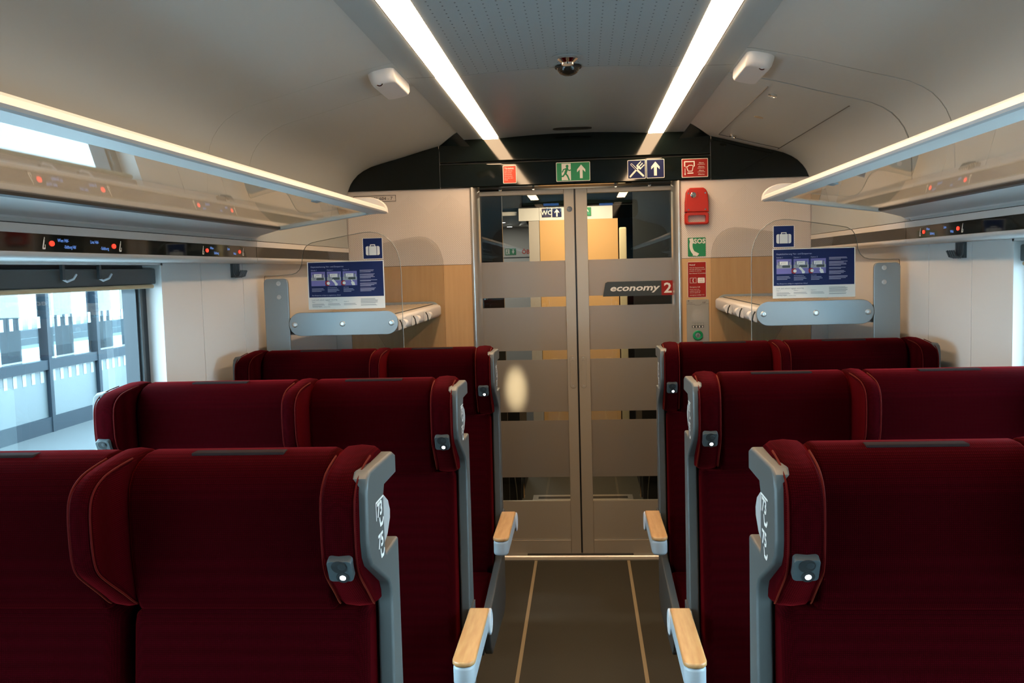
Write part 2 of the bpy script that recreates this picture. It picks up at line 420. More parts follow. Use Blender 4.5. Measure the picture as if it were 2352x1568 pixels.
# display rail (dado) on each side
def dado(s):
    nm = 'left' if s < 0 else 'right'
    t = struct('trim_2' if s < 0 else 'trim_3', 'white rail with black seat display strip on the %s wall' % nm)
    for y0, y1 in ((YB, 3.538), (3.542, D-.008)):
        G().prism([(s*(WP+.03), 1.628), (s*1.235, 1.630), (s*1.218, 1.634), (s*1.2125, 1.641), (s*W, 1.6485), (s*(W+.004), 1.6495), (s*(WP+.03), 1.6495)], 'y', y0, y1).build('rail_lip', white, t, angle=50)
        x0, x1 = sorted((s*(W+.003), s*(W+.02)))
        G().box(x0, x1, y0, y1, 1.6495, 1.6905).build('display_strip', black, t, label='glossy black display strip')
        G().prism([(s*W, 1.6905), (s*W, 1.7115), (s*(W+.03), 1.7115), (s*(W+.03), 1.6905)], 'y', y0, y1, ).build('rail_top', white, t)
    # displays: red lamps, seat pictograms, blue destination text
    for k, (ya, yb) in enumerate(((2.14, 2.435), (3.062, 3.36))):
        if s > 0 and k == 0: pass
        e = [ya, yb]
        for y in e:
            G().prism([(y+.0105*math.cos(k*PI/8), 1.669+.0065*math.sin(k*PI/8)) for k in range(16)], 'x', *sorted((s*(W+.0012), s*(W+.0045)))).build('red_lamp', led_r, t, label='small red lamp')
        Mx = frame((s*(W+.0022), (ya+yb)/2, 1.669), (0, -s, 0) if s > 0 else (0, 1, 0), (0, 0, 1))
        sg = 1
        g = G()
        h = (yb-ya)/2
        if k == 0:
            g.text('Wien Hbf-', -h+.025, .0045, .0115); g.text('-Salzburg Hbf', -h+.052, -.0105, .0115, sx=.85)
            g.text('Linz Hbf-', h-.120, .0045, .0115); g.text('-Salzburg', h-.070, -.0105, .0115)
        else:
            g.text('Wien-', -h+.026, .0045, .0125); g.text('Salzburg', -h+.058, -.0115, .0125)
            g.text('Linz-', h-.118, .0045, .0125); g.text('Wels', h-.062, -.0115, .0125)
        g.build('destination_text', led_b, t, M=Mx)
        g = G()
        for sx, q in ((-1, -1), (1, -1)):
            cx = sx*(h+.034)
            g.line([(cx+.004, .013), (cx+.003, .010)], .004); g.line([(cx+.002, .007), (cx-.004, -.010)], .0055); g.line([(cx-.005, -.012), (cx+.004, -.012)], .004)
            g.line([(cx+.006, -.004), (cx+.005, -.012)], .003)
        g.build('seat_pictogram', print_w, t, M=Mx)
dado(-1); dado(1)
# ------------------------------------------------------------------ windows
def window(n, s, y0, y1):
    nm = 'left' if s < 0 else 'right'
    w = struct('window_%d' % n, 'fixed carriage window in the %s wall, number %d towards the rear' % (nm, (n+1)//2))
    g = G()   # white reveal lining
    for (a_, b_, c_, d_) in ((y0, y0+.012, ZS, ZH), (y1-.012, y1, ZS, ZH), (y0, y1, ZS, ZS+.012), (y0, y1, ZH-.01, ZH)):
        x0, x1 = sorted((s*(WP-.001), s*1.362)); g.box(x0, x1, a_, b_, c_, d_)
    g.build('reveal', white, w)
    outer = rrect(y0+.004, ZS+.004, y1-.004, ZH-.004, .05, 6); inner = rrect(y0+.075, ZS+.075, y1-.075, ZH-.03, .07, 6)
    g = G(); R = []
    for x, o in ((s*1.362, outer), (s*1.352, [(y+(.006 if y < (y0+y1)/2 else -.006), z) for y, z in outer]), (s*1.356, inner), (s*1.40, inner), (s*1.40, outer)):
        R.append([(x, p[0], p[1]) for p in o])
    R.append(R[0]); g.loft(R, True, False); bmesh.ops.remove_doubles(g.bm, verts=g.bm.verts, dist=1e-5); g.build('gasket', rubber, w, label='black rubber window gasket')
    x0, x1 = sorted((s*1.388, s*1.396))
    G().box(x0, x1, y0+.06, y1-.06, ZS+.06, ZH-.01).build('pane', win_glass, w)
    for yy in (y0+.055, y1-.055):
        x0, x1 = sorted((s*1.348, s*1.358))
        G().box(x0, x1, yy-.007, yy+.007, ZS+.05, ZH-.05).build('blind_track', dgrey, w)
    x0, x1 = sorted((s*1.318, s*1.385))
    cs = G().box(x0, x1, y0+.006, y1-.006, 1.562, 1.612, .006, 2).build('blind_cassette', shellm, w, label='grey roller blind cassette')
    x0, x1 = sorted((s*1.314, s*1.330))
    G().box(x0, x1, y0+.016, y1-.03, 1.5495, 1.5625, .005, 3).build('blind_bar', inlay, w, label='pale lower bar of the roller blind')
    x0, x1 = sorted((s*1.36, s*1.39))
    G().box(x0, x1, y0+.01, y1-.01, 1.612, 1.634).build('blind_bracket', dgrey, w)
    return w
wn = 1
for i in range(3):
    for s in (-1, 1):
        window(wn, s, *WIN[s][i]); wn += 1
# coat hooks hanging under the left rail in front of the blind
for i, y in enumerate((2.335, 2.52)):
    t = thing('coat_hook', 'dark coat hook hanging over the left roller blind, %s the door' % ('further from' if i == 0 else 'nearer to'), 'hook', (-1.305, y, 1.63), 'hooks over the left blind')
    G().box(-.004, .004, -.006, .006, -.048, .0).build('hook_stem', dgrey, t)
    G().tube([(0, 0, -.046), (.004, .012, -.052), (.012, .03, -.046), (.014, .042, -.034)], .003).build('hook_tip', light_grey, t)
for s, y in ((-1, 3.52), (1, 3.245)):
    t = thing('coat_hook_cluster', 'dark multi-prong coat hook under the %s rail between panel joints' % ('left' if s < 0 else 'right'), 'hook', (s*WP, y, 1.628))
    G().box(*sorted((0, -s*.010)), -.035, .035, -.052, 0).build('back_plate', dgrey, t)
    for k in range(4):
        yy = -.032+k*.018
        G().tube([(-s*.008, yy, -.002), (-s*.011, yy, -.040), (-s*.018, yy+.004, -.050), (-s*.030, yy+.010, -.046), (-s*.037, yy+.013, -.026)], .0042, 6).build('prong', dgrey, t)
# ------------------------------------------------------------------ end wall
wf = struct('wall_front', 'end wall with dotted white panels above beech panels')
for s in (-1, 1):
    x0, x1 = sorted((s*.551, s*1.215))
    G().box(x0, x1, D, D+.03, 1.611, 2.05).build('dotted_panel', perf, wf, label='white panel with dotted print')
    G().box(x0, x1, D, D+.03, 0, 1.609).build('wood_panel', wood_end, wf, label='beech veneer panel')
    x0, x1 = sorted((s*1.217, s*1.40))
    G().box(x0, x1, D, D+.03, 0, 2.2).build('corner_filler', white_lo, wf)
    # rounded aluminium jamb
    pts = [(s*.553, D-.002), (s*.548, D-.010), (s*.538, D-.012), (s*.522, D+.002), (s*.513, D+.03), (s*.511, D+.10), (s*.553, D+.10)]
    G().prism(pts, 'z', 0, 2.02).build('door_jamb', alu, wf, angle=60, label='rounded aluminium door jamb')
    # side header following the ceiling curve
    cv = [(x, z) for x, z in sprof if x >= .704 and z > 2.0]
    pts = [(s*.708, 2.0125)] + [(s*max(x, .708), z-.001) for x, z in cv] + [(s*1.207, 2.0125)]
    G().prism(pts, 'y', D-.012, D+.02, .002, 1).build('side_header', black, wf, label='black gloss header beside the ceiling curve')
    # black filler between the side ceiling and the header
    G().loft([[(s*.5737, 4.69, 2.2628), (s*.5737, D, 2.2628), (s*.704, D, 2.2357)], [(s*.5737, 4.69, 2.275), (s*.5737, D, 2.275), (s*.704, D, 2.25)]]).build('header_filler', black, wf)
def fillet_profile(y, z0, z1, r, d):
    p = [(y+d, z0)]
    for k in range(7): t = math.radians(90*k/6); p.append((y+r-r*math.sin(t), z0+r-r*math.cos(t)))
    for k in range(7): t = math.radians(90*k/6); p.append((y+r-r*math.cos(t), z1-r+r*math.sin(t)))
    return p+[(y+d, z1)]
G().prism(fillet_profile(D-.014, 2.0125, 2.136, .008, .05), 'x', -.704, .704).build('header_panel', black, wf, angle=60, label='black gloss sign header over the door')
G().prism(fillet_profile(D-.012, 2.144, 2.30, .008, .05), 'x', -.704, .704).build('upper_header', black, wf, angle=60, label='black gloss band under the ceiling')
G().box(-.704, .704, D+.004, D+.03, 2.13, 2.15).build('header_groove', black_m, wf)
for s in (-1, 1):
    G().box(s*.706-.0015, s*.706+.0015, D-.0125, D, 2.02, 2.205).build('joint_strip', dgrey, wf)
# threshold
th = struct('trim_4', 'pale metal threshold under the sliding doors')
G().prism([(D-.008, 0), (D-.008, .006), (D+.006, .009), (D+.02, .009), (D+.02, .004), (D+.045, .004), (D+.05, .010), (D+.14, .010), (D+.14, 0)], 'x', -.52, .52).build('threshold', alu, th)
G().box(-.30, .28, D+.056, D+.085, .0095, .0125).build('guide_slot', rubber, th)
# ------------------------------------------------------------------ sliding glass doors
YD = 5.07
def door(n, s):
    d = struct('door_%d' % n, '%s leaf of the glass sliding door with frosted bands' % ('left' if s < 0 else 'right'))
    xs = lambda a_, b_: sorted((s*a_, s*b_))
    xi, xo = (.004, .52)
    st = .066 if s > 0 else .058
    G().box(*xs(xi, st), YD, YD+.038, .008, 1.999, .003, 2).build('meeting_stile', door_alu, d)
    G().box(*xs(st, xo), YD, YD+.038, 1.974, 1.999, .002, 1).build('top_rail', door_alu, d)
    G().box(*xs(st, xo), YD, YD+.038, .008, .085, .002, 1).build('bottom_rail', door_alu, d)
    G().box(*xs(st, xo), YD+.007, YD+.034, .085, .300).build('kick_panel', door_alu, d)
    G().box(*xs(st+.002, xo), YD+.001, YD+.008, .082, .088).build('kick_bead', alu, d)
    G().box(*xs(xo-.006, xo), YD, YD+.038, .008, 1.99).build('outer_stile', dgrey, d)
    G().box(*xs(st, xo), YD+.014, YD+.022, .300, 1.974).build('glass_panel', glass, d, label='clear glass of the door leaf')
    for z0, z1 in ((1.424, 1.618), (1.133, 1.370), (.796, 1.083), (.434, .748)):
        G().box(*xs(st, xo), YD+.0122, YD+.0136, z0, z1).build('frosted_band', fr_m, d, label='frosted band on the glass')
    # recessed pull handle
    cx = s*.0285
    h = G(); R = []
    for off, (hw, hh, r) in ((-.0015, (.0165, .090, .0163)), (-.003, (.0150, .0885, .0148)), (-.003, (.0085, .064, .0083)), (.010, (.0070, .060, .0068))):
        R.append([(cx+x, YD+off, 1.015+z) for x, z in rrect(-hw, -hh, hw, hh, r, 6)])
    h.loft(R, True, False)
    f = h.bm.faces.new([h.bm.verts.new(Vector(p)) for p in R[-1]])
    ho = h.build('pull_handle', door_alu, d, angle=30)
    for z in (1.015+.077, 1.015-.077):
        G().lathe((cx, YD-.003, z), (0, -1, 0), [(0, .0042), (.001, .0040), (.001, .002)], 12).build('screw', alu, ho)
    for x in (.40, .22):
        G().cyl((s*x, YD+.01, 2.006), (s*x, YD+.028, 2.006), .007, n=10).build('roller', chrome, d)
    if s < 0:
        k = G().lathe((-.028, YD, 1.891), (0, -1, 0), [(0, .0145), (.003, .0145), (.003, .010), (.0015, .009), (.0015, .004), (.003, .0035)], 20).build('key_lock', chrome, d)
    return d
door(1, -1); door(2, 1)
G().box(-.0045, .0045, YD+.006, YD+.034, .008, 1.999).build('door_seal', rubber, wf)
# lintel above the leaves
G().box(-.551, .551, D+.03, YD+.06, 2.012, 2.05).build('door_lintel', dgrey, wf)
# class sign on the right leaf
t = thing('class_sign', 'dark sign reading economy with a red square 2 on the right door', 'sign', M=frame((.335, YD-.008, 1.4545), (1, 0, 0), (0, 0, 1)))
G().prism([(-.194, -.036), (.196, -.036), (.196, .042), (-.168, .042), (-.180, .036)], 'z', 0, .003).build('plate', plate_k, t)
G().box(.118, .196, -.036, .042, .0008, .0036).build('red_square', print_red, t)
G().text('economy', -.158, -.008, .047, .0033, shear=.22, sx=1.48, bold=.0012).text('2', .130, -.022, .075, .0040, sx=1.15, bold=.0016).build('lettering', print_w, t)
# ------------------------------------------------------------------ signs on the header and end wall
def sign(name, label, x, z, w, h, base, border=print_w, y=D-.0145, bw=.003, cat='sign', group=None):
    t = thing(name, label, cat, M=frame((x, y, z), (1, 0, 0), (0, 0, 1)), group=group)
    G().prism(rrect(-w/2, -h/2, w/2, h/2, .004, 3), 'z', -.0005, .0008).build('border', border, t)
    G().prism(rrect(-w/2+bw, -h/2+bw, w/2-bw, h/2-bw, .002, 2), 'z', 0, .0012).build('plate', base, t)
    return t
def arrow_up(g, x, y, k, z=.0016):
    g.poly([(x-.022*k, y-.004*k), (x-.022*k, y+.010*k), (x, y+.036*k), (x+.022*k, y+.010*k), (x+.022*k, y-.004*k), (x, y+.017*k)], z)
    g.rect(x-.0075*k, y-.036*k, x+.0075*k, y+.020*k, z)
orange = mat('print_orange_red', (.70, .06, .025, 1), .4)
t = sign('warning_sign', 'small orange red notice with white text, leftmost on the black header', -.3365, 2.0745, .071, .093, orange)
g = G()
g.text('Türdefekt', -.027, .027, .0125, .0016, bold=.0002)
for i, st in enumerate(('Außer Betrieb', 'Hors service', 'Fuori servizio', 'Out of service', 'Use other door', 'Please')):
    g.text(st, -.027, .016-i*.0092, .0072, .0016)
g.build('lettering', print_w, t)
t = sign('exit_sign', 'green emergency exit sign with running figure and arrow above the door', -.0035, 2.0775, .177, .099, print_green)
g = G()
g.rect(-.060, -.043, -.012, .043, .0014)
g2 = G()
arrow_up(g, .042, 0, .98)
g.build('white_print', print_w, t)
zz = .0019
g2.disc(-.031, .029, .0075, zz)
g2.line([(-.031, .018), (-.040, -.006)], .013, zz)
g2.line([(-.033, .016), (-.020, .006), (-.010, .010)], .006, zz); g2.line([(-.035, .017), (-.050, .012), (-.056, .000)], .006, zz)
g2.line([(-.040, -.008), (-.029, -.022), (-.022, -.040)], .008, zz); g2.line([(-.042, -.008), (-.052, -.022), (-.070, -.024)], .008, zz)
g2.build('running_figure', print_green, t)
t = sign('restaurant_sign', 'navy sign with crossed knife and fork, left of the blue arrow sign', .3255, 2.0775, .093, .097, print_blue)
g = G(); z = .0016
g.line([(-.033, -.036), (.012, .012)], .009, z)
for dx, dy in ((0, 0), (.0085, -.0085), (-.0085, .0085)): g.line([(.012+dx, .012+dy), (.030+dx, .030+dy)], .0052, z)
g.line([(.004, .018), (.019, .004)], .010, z)
g.line([(.034, -.034), (.004, -.004)], .010, z); g.line([(.004, -.004), (-.026, .026)], .011, z)
g.build('cutlery_print', print_w, t)
g = G().line([(.000, -.002), (-.026, .026)], .0055, .0019).build('knife_blade', print_blue, t)
t = sign('arrow_sign', 'navy sign with a white upward arrow beside the cutlery sign', .4225, 2.0785, .093, .097, print_blue)
g = G(); arrow_up(g, 0, 0, 1.0); g.build('arrow_print', print_w, t)
t = sign('alarm_sign', 'red alarm sign with hand pulling a handle, rightmost on the header', .6245, 2.075, .135, .096, print_red)
g = G(); z = .0016
g.line([(-.052, .010), (-.052, .033), (-.003, .033), (-.003, .010)], .006, z)
g.line([(-.046, .006), (-.038, .006), (-.030, .014), (-.014, .014), (-.008, .008), (-.014, -.016), (-.034, -.016), (-.040, .000)], .004, z)
g.line([(-.036, -.026), (-.010, -.026)], .006, z); g.line([(-.050, -.002), (-.050, -.030)], .0028, z)
g.poly([(-.055, -.028), (-.045, -.028), (-.050, -.037)], z)
for i, st in enumerate(('Alarm', 'Alarme', 'Alarm', 'Allarme')):
    g.text(st, .033, .022-i*.0195, .0105, z, align='CENTER')
    if i < 3: g.rect(.014, .0165-i*.0195, .052, .0180-i*.0195, z)
g.build('pictogram', print_w, t)
# carriage number on the left dotted panel
t = thing('carriage_number', 'framed black carriage number on the left white panel under the header', 'sign', M=frame((-1.062, D-.001, 1.972), (1, 0, 0), (0, 0, 1)))
G().line([(-.113, -.0155), (.113, -.0155), (.113, .0155), (-.113, .0155), (-.113, -.0155)], .0022, .0004).build('number_frame', print_k, t)
G().text('73 81 2291 604 - 7', 0, -.0085, .0242, .0004, align='CENTER', sx=1.03).build('lettering', print_k, t)
# emergency tool box
t = thing('emergency_hammer_box', 'red plastic emergency box with a round lock on the right end panel', 'safety box', M=frame((.630, D, 1.8775), (1, 0, 0), (0, 0, 1)))
bodyp = [(-.057, -.094+.055), (.057, -.094+.055), (.060, -.03), (.056, .05), (.046, .080), (.034, .094), (-.034, .094), (-.046, .080), (-.056, .05), (-.060, -.03)]
G().prism([(-.0615, -.030), (.0615, -.030), (.0600, .020), (.0550, .070), (.046, .086), (.034, .094), (-.034, .094), (-.046, .086), (-.0550, .070), (-.0600, .020)], 'z', 0, .042, .006, 3).build('cover', red_m, t)
g = G(); R = []
for zz, o in ((0, 0), (.030, 0), (.036, .005)):
    R.append([(x, y, zz) for x, y in rrect(-.0615+o, -.094+o, .0615-o, -.031, .012, 5)])
R2 = [[(x, y, zz) for x, y in rrect(-.046, -.082, .046, -.046, .008, 5)] for zz in (.036, 0)]
g.loft(R+R2, True, False); g.build('grip_frame', red_m, t)
lk = G().lathe((-.018, .057, .042), (0, 0, 1), [(0, .0145), (.004, .0145), (.005, .012), (.003, .010), (.003, .005), (.006, .004)], 20).build('round_lock', chrome, t)
for x, y in ((-.043, .066), (.043, .066), (-.043, -.018), (.043, -.018)):
    G().lathe((x, y, .042), (0, 0, 1), [(0, .0045), (.0012, .0042), (.0012, .002)], 10).build('screw', chrome, t)
G().ring(-.018, .057, .024, .0255, .0424, -.6, .6, 8).build('lock_mark', print_k, t)
# SOS sign
t = sign('sos_sign', 'green SOS sign with white telephone receiver under the red box', .6315, 1.668, .092, .098, print_green, print_green, y=D-.001, bw=.001)
g = G(); z = .0016
g.text('SOS', .0445, .0185, .034, z, align='RIGHT', bold=.0012)
g.ring(.030, .008, .052, .068, z, math.radians(150), math.radians(228), 14)
g.poly([(-.040, .043), (-.020, .047), (-.013, .020), (-.030, .016)], z); g.poly([(-.012, -.022), (.012, -.035), (.002, -.047), (-.022, -.044)], z)
g.build('receiver_print', print_w, t)
# red emergency call notice
t = sign('emergency_call_notice', 'tall red emergency call notice with 112 box below the SOS sign', .6305, 1.498, .0955, .186, print_red, print_w, y=D-.001, bw=.0015)
g = G(); z = .0016
g.text('Notruf', -.039, .074, .0105, z, bold=.0002)
for i, st in enumerate(('Wenn die Gegensprechstelle', 'nicht über die Notsprechstelle', 'erreichbar ist, bitte den')): g.text(st, -.039, .0605-i*.0088, .0066, z)
g.text('Euro-Notruf 112 anwählen', -.039, .0305, .0078, z)
g.line([(-.036, -.017), (-.004, -.017), (-.004, .009), (-.036, .009), (-.036, -.017)], .0014, z)
g.ring(-.008, -.004, .0115, .0150, z, math.radians(135), math.radians(225), 8)
g.prism(rrect(.004, -.018, .040, .010, .004, 3), 'z', z-.0004, z)
g.text('Emergency Call', -.038, -.041, .0085, z)
for i, st in enumerate(('If train crew is not', 'available through the', 'intercom please call')): g.text(st, -.038, -.053-i*.0085, .0066, z)
g.text('emergency number 112', -.038, -.0825, .0078, z)
g.build('lettering', print_w, t)
G().text('112', .022, -.004, .0125, .0021, align='CENTER').text('NOTRUF', .022, -.0145, .0062, .0021, align='CENTER').build('box_text', print_red, t)
# intercom
t = thing('intercom_panel', 'grey metal intercom with speaker grille and green call button', 'intercom', M=frame((.6325, D, 1.262), (1, 0, 0), (0, 0, 1)))
G().prism(rrect(-.058, -.135, .058, .133, .006, 3), 'z', 0, .004, .001, 1).build('plate', mat('intercom_metal', (.42, .40, .34, 1), .4, .4), t)
G().rect(-.031, .018, .031, .080, .0045).build('speaker_grille', mesh_m, t)
g = G().line([(-.056, .108), (-.018, .108), (-.012, .102), (.012, .102), (.018, .108), (.056, .108)], .0009, .0044)
g.text('Intercom', -.050, .1135, .0062, .0044).text('GSP', .024, .1125, .0105, .0044)
for k in range(4): g.line([(-.031+k*.0155, -.004), (-.031+(k+1)*.0155, -.004), (-.031+(k+1)*.0155, .010), (-.031+k*.0155, .010)], .0006, .0044)
g.build('engraving', print_k, t)
G().rect(-.031, -.016, .031, -.005, .0046).build('lamp_strip', plate_k, t)
g = G()
for k in range(4): g.disc(-.0235+k*.0157, -.0105, .0042, .0049)
g.build('lamp_dots', print_w, t)
gb = G().lathe((-.001, -.056, .004), (0, 0, 1), [(0, .0265), (.006, .0265), (.010, .023), (.010, .017), (.005, .0135), (.004, .0135)], 28).build('call_button_ring', green_m, t, label='green ring of the call button')
G().lathe((-.001, -.056, .004), (0, 0, 1), [(0, .0132), (.006, .0132), (.007, .012)], 24).build('call_button', alu, t)
G().line([(-.006, -.060), (.004, -.060), (-.001, -.050), (-.006, -.060)], .0016, .0116).build('button_symbol', print_k, t)
for x in (-.047, .045):
    G().lathe((x, .126, .004), (0, 0, 1), [(0, .0038), (.001, .0036)], 10).build('screw', chrome, t)
# ------------------------------------------------------------------ ceiling fittings
for s in (-1, 1):
    t = thing('ceiling_light', 'long glowing light strip in the %s of the ceiling' % ('left half' if s < 0 else 'right half'), 'light', (s*.4295, 0, 2.262))
    for (y0, y1, off) in ((.70, YS, 0.0), (YS, D-.012, .0015)):
        G().box(-.039-off, .039-off, y0, y1, -.0015, .006).build('diffuser', strip_m, t)
    G().box(-.044, .044, YB, D-.002, .006, .02).build('light_channel', alu, t)
# speakers on the side ceiling
def surf(x):
    for (xa, za), (xb, zb) in zip(sprof, sprof[1:]):
        if xa <= x <= xb: return za+(zb-za)*(x-xa)/(xb-xa)
for s in (-1, 1):
    x0 = .628; zc = surf(x0); ang = math.atan2(surf(.66)-surf(.60), .06)
    right = (s*math.cos(ang), 0, math.sin(ang))
    up = (0, 1, 0)
    Mx = frame((s*x0, 3.305, zc+.001), right, up)
    if Mx.to_3x3().col[2].z > 0: Mx = frame((s*x0, 3.305, zc+.001), right, (0, -1, 0))
    yy = -1 if Mx.to_3x3().col[1].y < 0 else 1
    t = thing('speaker', 'white rounded speaker housing on the %s ceiling slope' % ('left' if s < 0 else 'right'), 'speaker', M=Mx)
    def ro(k, ex): return [(x*k, y*k) for x, y in rrect(-.046, -.16, .046, .17, .034, 6)]
    g = G(); R = []
    for zz, k in ((0, 1.0), (.012, 1.0), (.030, .95), (.040, .86), (.043, .76)):
        R.append([(x, y*yy if yy > 0 else y, zz) for x, y in ro(k, 0)])
    g.loft(R); bmesh.ops.recalc_face_normals(g.bm, faces=g.bm.faces[:]); g.build('housing', light_grey, t, angle=50)
    G().lathe((.014, -.125*yy, .030), (0, -yy*.75, .66), [(0, .012), (.012, .012), (.0125, .008), (.009, .006)], 16).build('key_lock', chrome, t)
# sprinkler and dome camera, vent slot
t = thing('sprinkler_head', 'chrome sprinkler head hanging in a white ring from the ceiling', 'sprinkler', (0, 3.185, 2.277))
G().lathe((0, 0, 0), (0, 0, -1), [(0, .052), (.0015, .052), (.002, .046)], 28).build('ring', ceil_m, t)
G().lathe((0, 0, -.002), (0, 0, -1), [(0, .034), (.006, .034), (.010, .030), (.018, .021), (.024, .020)], 24).build('head', chrome, t)
t = thing('dome_camera', 'small dark dome camera on the ceiling behind the sprinkler', 'camera', (0, 3.33, 2.277))
G().lathe((0, 0, 0), (0, 0, -1), [(0, .046), (.005, .047), (.008, .045)], 28).build('bezel', black_m, t)
G().lathe((0, 0, -.006), (0, 0, -1), [(0, .040), (.012, .036), (.020, .028), (.026, .014), (.0275, .003)], 24).build('dome', mat('smoked_dome', (.02, .018, .015, 1), .12), t)
t = thing('vent_slot', 'narrow black ventilation slot in the ceiling just before the door header', 'vent', (-.002, 4.80, 2.2768))
G().prism(rrect(-.098, -.035, .098, .035, .034, 6), 'z', -.0025, .003).build('slot', black_m, t)
# access flap on the right ceiling slope
t = thing('access_flap', 'pale ceiling flap with two locks on the right slope', 'hatch', (0, 0, 0))
for (xa, ya, xb, yb) in ((.735, 3.60, .735, 4.86), (.735, 4.86, 1.035, 4.86), (1.035, 4.90, 1.035, 3.62)):
    n = 10; pts = []
    for k in range(n+1):
        x, y = xa+(xb-xa)*k/n, ya+(yb-ya)*k/n
        pts.append((x, y, surf(x)-.0004))
    G().tube(pts, .0022, 6).build('flap_gap', dgrey, t)
for x, y, z in ((.775, 3.715, 0), (.796, 4.80, 0)):
    G().lathe((x, y, surf(x)+.001), (-.25, 0, -1), [(0, .017), (.010, .017), (.011, .011), (.006, .010), (.006, .004), (.010, .003)], 18).build('flap_lock', chrome, t)
G().lathe((.813, 4.21, surf(.813)+.001), (-.25, 0, -1), [(0, .021), (.0025, .020), (.004, .012)], 18).build('flap_cap', inlay, t)
# hanging display near the viewer, mirrored in the door glass
t = thing('ceiling_display', 'black hanging information display facing the door', 'display', (0, .28, 2.18))
G().prism(rrect(-.62, -.10, .62, .10, .06, 5), 'y', -.03, .03, .004, 1).build('screen', black, t)
Mx = frame((0, .0312, 0), (-1, 0, 0), (0, 0, 1))
G().text('12:05', .16, -.02, .075, 0, sx=1.1).text('Nächster Halt', -.12, -.055, .03, 0).build('display_text', screen_m, t, M=Mx)
G().rect(.20, .045, .36, .07, 0).build('display_bar', screen_b, t, M=Mx)
G().rect(-.36, .03, -.22, .055, 0).build('display_bar', screen_b, t, M=Mx)
# ------------------------------------------------------------------ luggage racks
def rack(s):
    nm = 'left' if s < 0 else 'right'
    t = thing('luggage_rack', 'glass bottomed luggage rack with white front rail along the %s wall' % nm, 'luggage rack', (s*W, 0, 1.73), 'overhead luggage racks')
    P = lambda x, z: (s*(x-W), z-1.73)
    ye = 3.552
    def pr(pts, name, m, y0=YB, y1=ye, bev=0, angle=24, label=None):
        return G().prism([P(x, z) for x, z in pts], 'y', y0, y1, bev, 1).build(name, m, t, angle=angle, label=label)
    pr([(1.2165, 1.7135), (1.212, 1.727), (1.20, 1.7335), (1.125, 1.7535), (1.122, 1.757), (1.125, 1.770), (1.16, 1.79), (1.200, 1.83), (1.2165, 1.86)], 'wall_bracket', white, label='white wall side of the rack')
    pr([(1.1240, 1.7525), (1.1120, 1.7555), (1.1120, 1.766), (1.1240, 1.768)], 'gasket', rubber)
    pr([(1.118, 1.7585), (.760, 1.8085), (.760, 1.8100), (1.118, 1.7600)], 'glass_shelf', rack_glass, y1=3.535, label='clear glass rack bottom')
    pr([(.7005, 1.8095), (.7035, 1.8045), (.709, 1.8020), (.774, 1.8045), (.778, 1.8085), (.778, 1.818), (.745, 1.825), (.724, 1.8285), (.712, 1.8270), (.704, 1.8205)], 'front_rail', white, label='white front rail')
    pr([(1.120, 1.7510), (.776, 1.7995), (.776, 1.8180), (1.120, 1.7695)], 'end_bar', mat('pane_end_bar', (.58, .62, .60, 1), .3), 3.526, 3.552, .003)
    cap = [(.700, 1.806)] + [(.700+.075*(1-math.cos(math.radians(a_))), 1.812+.054*math.sin(math.radians(a_))) for a_ in range(0, 91, 10)] + [(.93, 1.866), (.93, 1.84), (.79, 1.80)]
    c = pr(cap, 'end_cap', white, 3.540, 3.562, .003, label='rounded white end cap')
    G().cyl((s*(.80-W), 3.539, .112), (s*(.80-W), 3.5405, .112), .004, n=10).build('end_screw', black_m, t)
    g = G().prism([P(.757, 1.8065), P(.786, 1.8005), P(.786, 1.8045), P(.757, 1.812)], 'y', 2.83, 2.89).build('rail_clip', grey_blue, t)
    return t
rack(-1); rack(1)
